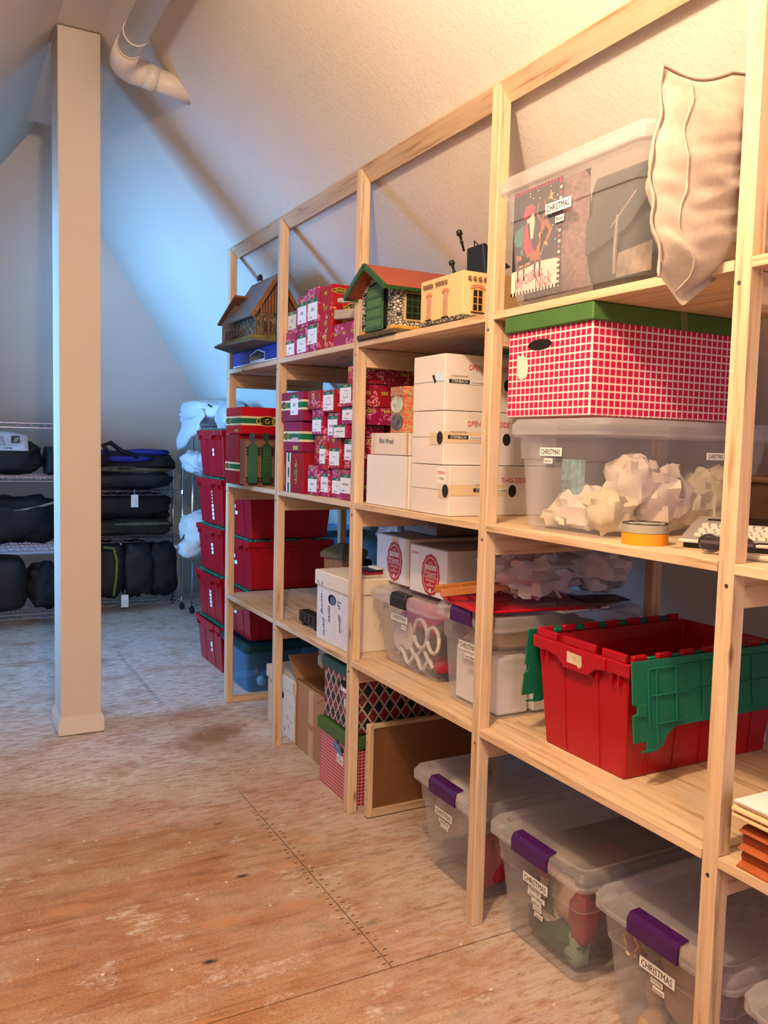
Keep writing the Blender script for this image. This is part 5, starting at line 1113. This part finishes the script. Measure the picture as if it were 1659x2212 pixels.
# contents of the floor tubs
M_fur = mat('ivory_fur', (.66, .58, .50), .9, bump=.8, bs=90, bd=.006, var=.1, vs=30); M_tan = mat('tan_plush', (.44, .30, .18), .9, bump=.8, bs=160, bd=.005)
crush('fur_hood', 'round ivory quilted bundle inside the clear tub behind fourth post', (.168, 2.27, .20), (.16, .15, .19), 61, M_fur, 'bundle', .9, .14, 3, 30, 20, .06, smooth=True)
crush('red_knit', 'dark red fuzzy knit at the right in the left floor tub', (.16, 2.09, .10), (.12, .13, .15), 62, mat('red_fuzzy', (.30, .015, .03), .9, bump=.8, bs=120), 'knit', .9, .2, 3, 22, 14, .1)
for k, (c, sz, m_, lb) in enumerate([
    ((.17, 1.73, .17), (.10, .20, .14), mat('beige_felt', (.50, .38, .25), .85), 'beige felt stocking bundle with tree print, clear floor tub'),
    ((.14, 1.78, .22), (.05, .09, .05), mat('brick_felt', (.32, .05, .04), .85, var=.3, vs=30), 'brick red cuff at top left, inside stocking tub'),
    ((.15, 1.74, .065), (.10, .24, .09), mat('forest_felt', (.02, .07, .035), .85, var=.3, vs=30), 'forest green felt stocking low in the middle floor tub'),
    ((.15, 1.645, .15), (.08, .07, .15), mat('wine_velvet', (.26, .02, .04), .6, var=.4, vs=20), 'wine red velvet bow at the right of the stocking tub'),
    ((.14, 1.655, .06), (.06, .06, .10), mat('sage_ribbon', (.22, .30, .24), .6), 'sage green ribbon loop low right in the stocking tub'),
    ((.135, 1.74, .05), (.03, .06, .05), M_crimson, 'small red felt piece at the bottom of the stocking tub')]):
    crush('felt_item', lb, c, sz, 70+k, m_, 'felt', .7, .2, 2.5, 18, 12, .12)
crush('plush_ball', 'ivory round plush ball in front of the green felt stocking', (.135, 1.755, .105), (.06, .075, .075), 77, M_fur, 'plush', 1, .08, 4, 18, 12, smooth=True)
fir = MB()
for k in range(9): z = .13+k*.013; r = .030*(1-k/9.5); fir.prism([(1.73-r, z), (1.73+r, z), (1.73, z+.022)], 'x', .098+.0004*k, .100+.0004*k)
tag(fir.build('felt_tree', mat('fir_felt', (.03, .06, .025), .9), None), 'dark green felt fir tree on the beige stocking', 'decoration')
t = thing('teddy_bear', 'tan plush teddy seen through the right floor tub', 'teddy bear', (.18, 1.30, .013))
for nme, c, sz in (('body', (0, .0, .12), (.13, .15, .16)), ('head', (-.03, -.0, .205), (.10, .13, .095)), ('arm', (-.03, .085, .10), (.06, .05, .12)), ('leg', (-.06, .06, .035), (.10, .06, .06)), ('leg', (-.06, -.05, .035), (.10, .06, .06)), ('ear', (-.02, .05, .245), (.03, .04, .035))):
    blob(c, sz, 5, .95, .08, 3, 20, 14).build(nme, M_tan, t, smooth=True)
for k, (c, sz, m_, lb) in enumerate([((.125, 1.43, .20), (.05, .06, .075), mat('maroon_gift', (.14, .015, .03), .3), 'maroon bauble with gold trim inside the right floor tub'), ((.14, 1.385, .235), (.09, .08, .08), mat('tinsel_green', (.12, .17, .10), .5, var=.6, vs=70), 'green tinsel clump behind the maroon bauble'), ((.14, 1.27, .045), (.05, .15, .07), mat('grey_felt_hat', (.20, .17, .15), .9), 'grey felt piece at the bottom of the teddy tub'), ((.15, 1.205, .19), (.09, .06, .15), mat('lilac_dark', (.16, .10, .14), .7, var=.4, vs=20), 'dusky purple cloth at the right of the teddy tub')]):
    crush('soft_item', lb, c, sz, 80+k, m_, 'decoration', .9, .15, 3, 16, 12, .1)
MB().tube([(0, .022*math.cos(a), .03*math.sin(a)) for a in [k*.35 for k in range(19)]], .003, 5)
tag(MB().tube([(0, .02*math.cos(a)*(1+.3*math.sin(5*a)), .03*math.sin(a)) for a in [k*.35 for k in range(18)]], .0025, 5, closed=True).build('gold_trim', mat('gold_wire', (.6, .38, .10), .3, metal=.8), None, (.090, 1.418, .215)), 'gold wire trim beside the maroon bauble', 'decoration')
t = thing('photo_sheet', 'dark printed sheet under the lid of the middle floor tub', 'print', (.12, 1.60, .262)); MB().box(0, .4, 0, .28, 0, .002).build('sheet', mat('dark_photo', (.05, .045, .035), .4, var=.8, vs=14), t)
for a, b, c, d, m_ in ((.02, .09, .10, .20, 'cream'), (.10, .22, .06, .16, 'rust'), (.22, .30, .16, .24, 'green')): MB().box(a, b, c, d, .0021, .003).build('print_patch', mat('patch_'+m_, {'cream': (.5, .36, .22), 'rust': (.22, .05, .03), 'green': (.03, .06, .04)}[m_], .5), t)

# ---------------- bay E: papers by the near post ----------------
M_folder = mat('rust_accordion_folder', (.36, .085, .02), .7, var=.12, vs=12); M_manila = mat('manila_envelope', (.68, .50, .27), .6)
t = thing('accordion_folder', 'rust coloured accordion folder lying on the lowest shelf at right', 'folder', (.004, .62, .587))
prof = []
for k in range(5): prof += [(.000+(.012 if k % 2 else 0), .003+k*.017), (.016, .011+k*.017)]
MB().prism([(.26, 0), (.0, 0)]+prof+[(.26, .092)], 'y', 0, .452).build('bellows', M_folder, t)
for k, (lb, z, th, x) in enumerate([('lower manila envelope on the rust folder', .681, .012, -.004), ('upper manila envelope on the rust folder', .694, .013, -.006)]):
    tag(MB().prism([(0, 0), (.01, -.003), (.25, -.003), (.25, th-.003), (.01, th-.003), (.002, th*.6)], 'y', 0, .46).build('envelope', M_manila, None, (x, .625, z+.0035), bevel=.002), lb+' at the right edge', 'envelope', 'manila envelopes on the folder')
tag(MB().box(0, .25, 0, .44, 0, .005).build('envelope', mat('brown_envelope', (.42, .27, .16), .6), None, (.0, .635, .7085), bevel=.001), 'thin brown envelope directly under the white sheet', 'envelope')
tag(MB().box(0, .26, 0, .45, 0, .003).build('paper_sheet', mat('bright_white_paper', (.85, .85, .88), .5), None, (.0, .632, .7145)), 'white paper sheet on top of the envelopes at right edge', 'paper')
carton('white_carton', 'small white carton at the back of the shelf behind red tote', 'box', .60, 1.53, 1.70, .588, .70, .08, M_white)
# ---------------- wire racks and their load ----------------
def rack(label, x0, x1, y0, y1, levels, ztop, name='wire_rack'):
    t = thing(name, label, 'shelving rack', (x0, y0, 0)); L, D = x1-x0, y1-y0
    for cx in (0, L):
        for cy in (0, D):
            p = MB().tube([(cx, cy, .05), (cx, cy, ztop)], .011, 10).build('post', M_metal, t, smooth=True)
            MB().lathe((cx, cy, .026), [(.012, -.024), (.024, -.012), (.024, .012), (.012, .024)], 12).build('caster', M_black, t)
    for z in levels:
        mb = MB()
        for y in (0, D):
            for dz in (0, -.03): mb.tube([(.0, y, z+dz), (L, y, z+dz)], .0035, 6)
            n = int(L/.045); zz = [(k*L/n, y, z-(.03 if k % 2 else 0)) for k in range(n+1)]; mb.tube(zz, .0022, 4)
        for x in (0, L):
            for dz in (0, -.03): mb.tube([(x, 0, z+dz), (x, D, z+dz)], .0035, 6)
        n = int(L/.03)
        for k in range(1, n): mb.tube([(k*L/n, 0, z+.003), (k*L/n, D, z+.003)], .0018, 4)
        for f in (.33, .66): mb.tube([(0, D*f, z), (L, D*f, z)], .003, 6)
        o = mb.build('wire_shelf', M_metal, t); o['kind'] = 'stuff'
        for cx in (0, L): MB().lathe((cx, 0, z-.02), [(.013, -.016), (.016, 0), (.013, .028)], 10).build('shelf_collar', M_metal, t)
    return t
rack('chrome wire rack at the far left behind the column', -1.75, -.50, 6.50, 6.92, (.115, .60, 1.10, 1.48), 1.50)
rack('chrome wire rack right of the column against the sloped end wall', -.42, .445, 6.86, 7.17, (.10, .60, .975), 1.225)
rack('chrome wire rack at right end holding white bedding, behind totes', .475, .745, 5.85, 6.67, (.10, .55, 1.13, 1.50), 1.52)
def bag(name, lb, c, sz, seed, m=None, e=.6, amp=.16, f=2.2, cr=.12, cat='bag', group=None):
    t = thing(name, lb, cat, c, group=group); blob((0, 0, 0), sz, seed, e, amp, f, 34, 22, cr).build('bag_body', m or M_black_cloth, t, smooth=True); return t
M_cb = mat('slate_nylon', (.012, .014, .017), .6, var=.4, vs=8); M_dg_ = mat('olive_mesh', (.10, .10, .06), .8, var=.4, vs=20); M_white_pvc = mat('white_duffel_panel', (.50, .52, .56), .35)
# left rack
t = bag('duffel_bag', 'black duffel bag with white lettered panel on the left rack', (-.92, 6.68, 1.235), (.56, .36, .25), 1)
mb = MB(); mb.grid(lambda u, v: (-.17+.34*u, -.185+.05*v+.012*math.sin(3*u), .05+.105*v+.03*math.sin(3.1*u)*v), 10, 6); o = mb.build('white_panel', M_white_pvc, t, smooth=True); md = o.modifiers.new('s', 'SOLIDIFY'); md.thickness = .004
for s, u, v in (('THE', -.02, .115), ('NORTH', -.03, .092), ('FACE', -.01, .069)): text(t, s, 'S', (-.0+u, -.190-(.115-v)*.35, v+.025), .085 if s == 'NORTH' else .06, .019, M_ink)
flat(t, 'logo_patch', rect(.055, .05), 'S', (.085, -.190, .130), M_ink, .001)
for r_ in (.016, .024, .032): flat(t, 'logo_arc', [(-r_*math.cos(a)+.02, r_*math.sin(a)-.018) for a in [k*math.pi/14 for k in range(8)]]+[(-(r_-.004)*math.cos(a)+.02, (r_-.004)*math.sin(a)-.018) for a in [k*math.pi/14 for k in range(8)]][::-1], 'S', (.085, -.1915, .130), M_grey, .0006)
bag('storage_case', 'dark square case beside the lettered duffel on left rack', (-.570, 6.66, 1.215), (.12, .34, .21), 2, M_cb, .35, .05)
t = bag('backpack', 'black folded backpack with tan piping on the left rack', (-.84, 6.70, .785), (.66, .38, .34), 3, None, .6, .2)
MB().tube([(-.30+.06*k, -.185+.004*k, .12-.03*math.sin(k*.35)*1.6) for k in range(11)], .010, 6).build('tan_strap', mat('tan_webbing', (.30, .25, .15), .8), t, smooth=True)
bag('suitcase', 'dark wheeled suitcase at the lower left behind the column', (-.95, 6.68, .325), (.38, .36, .40), 4, M_cb, .45, .05, 2, .02, 'suitcase')
bag('grey_sack', 'dark grey slumped sack on the lowest left rack shelf', (-.63, 6.72, .29), (.27, .32, .34), 5, mat('dark_grey_sack', (.02, .02, .02), .8), .8, .3)
# right rack
t = bag('backpack', 'blue and black backpack lying on top of the right rack', (.08, 6.98, 1.215), (.66, .28, .17), 6, None, .7, .25)
M_blue = mat('royal_blue_nylon', (.012, .02, .26), .6)
for c, sz, sd in (((.10, -.05, .07), (.34, .16, .05), 7), ((-.06, -.12, .015), (.34, .08, .05), 8), ((-.28, -.06, .06), (.12, .10, .05), 9)): blob(c, sz, sd, .7, .2, 2, 22, 14, .1).build('blue_panel', M_blue, t, smooth=True)
MB().tube([(-.22, -.15, .05), (-.26, -.13, .12), (-.2, -.1, .14), (-.12, -.1, .08), (.0, -.15, .02)], .018, 8).build('shoulder_strap', M_black_cloth, t, smooth=True)
bag('duffel_bag', 'slate grey duffel bag under the blue backpack', (.02, 7.0, 1.065), (.70, .32, .16), 10, M_cb, .55, .14)
bag('mesh_bag', 'black bag with olive mesh strip, second from top on right rack', (.04, 6.99, 1.145), (.64, .30, .06), 12, M_dg_, .6, .25)
t = bag('backpack', 'black backpack with hanging white tag on the middle right rack shelf', (.04, 7.03, .845), (.70, .30, .22), 13, None, .6, .2)
bag('duffel_bag', 'black duffel with olive stripe at the bottom of middle rack shelf', (.03, 7.04, .685), (.72, .40, .14), 14, mat('black_olive', (.015, .018, .012), .7, var=.3, vs=6), .55, .15)
blob((.08, -.19, .0), (.44, .04, .03), 15, .8, .2, 2, 20, 10).build('olive_stripe', M_dg_, t, smooth=True).location.z = -.13
t = bag('backpack', 'black upright backpack with lime edge on the lowest right rack shelf', (-.14, 7.01, .345), (.30, .30, .46), 16, M_cb, .6, .12)
MB().tube([(-.04, -.15, .19), (.04, -.155, .18), (.065, -.16, .08), (.06, -.16, -.05), (.04, -.155, -.20)], .011, 8).build('lime_edge', mat('lime_trim', (.14, .22, .02), .6), t, smooth=True)
bag('backpack', 'dark backpack with white piping on the lowest right rack shelf', (.10, 7.01, .34), (.27, .30, .46), 17, M_cb, .6, .14)
bag('backpack', 'black backpack at the right end of the lowest rack shelf', (.31, 7.01, .33), (.25, .30, .44), 18, None, .6, .14)
for lb, loc in (('white luggage tag hanging from middle shelf of right rack', (.055, 6.825, .905)), ('white luggage tag hanging at the bottom of the right rack', (-.02, 6.825, .11))):
    t = thing('luggage_tag', lb, 'tag', loc); MB().box(-.028, .028, -.002, .002, -.055, .045).build('tag_plate', M_label, t, bevel=.002); MB().tube([(0, 0, .04), (.001, .01, .085)], .0015, 4).build('tag_cord', M_label, t)
    flat(t, 'pen_mark', rect(.004, .022), 'S', (.008, -.0021, -.01), M_grey, .0004)
# bedding rack
M_duv = mat('blue_white_duvet', (.60, .66, .72), .85, bump=.4, bs=25, bd=.008)
t = thing('folded_duvet', 'white duvet draped on top of the rack behind the totes', 'bedding', (.50, 6.20, 1.60))
blob((0, 0, 0), (.40, .80, .17), 31, .55, .22, 2.0, 48, 28, .12).build('duvet', M_duv, t, smooth=True)
mb = MB(); mb.grid(lambda u, v: (-.19+.02*math.sin(v*6), -.33+.6*u+.01*math.sin(u*9), .0-.30*v*(.45+.55*u)+.01*math.sin(u*11+v*3)), 24, 12); o = mb.build('hanging_corner', M_duv, t, smooth=True); md = o.modifiers.new('s', 'SOLIDIFY'); md.thickness = .014
MB().tube([(-.15, -.36, .04), (-.05, -.40, -.03), (.03, -.38, -.03), (.10, -.36, .02)], .006, 6).build('dark_cord', M_black, t, smooth=True)
bag('bedding_bag', 'pale striped bedding roll at the top behind the scarlet carton', (.47, 5.66, 1.55), (.22, .30, .20), 33, mat('pale_bag', (.48, .52, .56), .4, var=.3, vs=8), .8, .15)
bag('white_bundle', 'small white cloth bundle on the upper rack shelf beside totes', (.42, 6.30, 1.225), (.24, .40, .18), 34, M_duv, .8, .25, cat='bedding')
t = bag('drawstring_sack', 'white drawstring laundry sack tied with black cord on rack', (.42, 6.20, .72), (.34, .44, .30), 35, mat('white_sack', (.60, .60, .58), .85, bump=.5, bs=35, bd=.008, var=.08, vs=8), .85, .18)
MB().tube([(-.15, -.08, -.02), (-.17, -.03, -.08), (-.13, -.10, -.13), (-.06, -.15, -.15)], .008, 6).build('black_cord', M_black, t, smooth=True)
blob((-.10, -.10, -.12), (.20, .16, .14), 36, .8, .3, 3, 22, 14, .2).build('gathered_end', mat('white_sack', (.6, .6, .58)), t, smooth=True)
bag('dark_bag', 'dark bag on the lower shelf of bedding rack', (.61, 6.25, .33), (.25, .6, .40), 37, None, .5, .1)
# more tubs farther back, seen below the middle shelf
tub('storage_tub', 'blue lidded tub far behind the second and third posts', 1.0, 5.25, .50, .33, .20, .60, body=M_bluetub, lid=mat('dull_blue_lid', (.10, .25, .42), .4), latch=None)
tub('storage_tub', 'green tub under the far blue lidded tub', 1.0, 5.22, .52, .36, .59, .0, body=mat('forest_green_tub', (.015, .10, .05), .5), lid=M_black, latch=None)
bpy.context.view_layer.update()
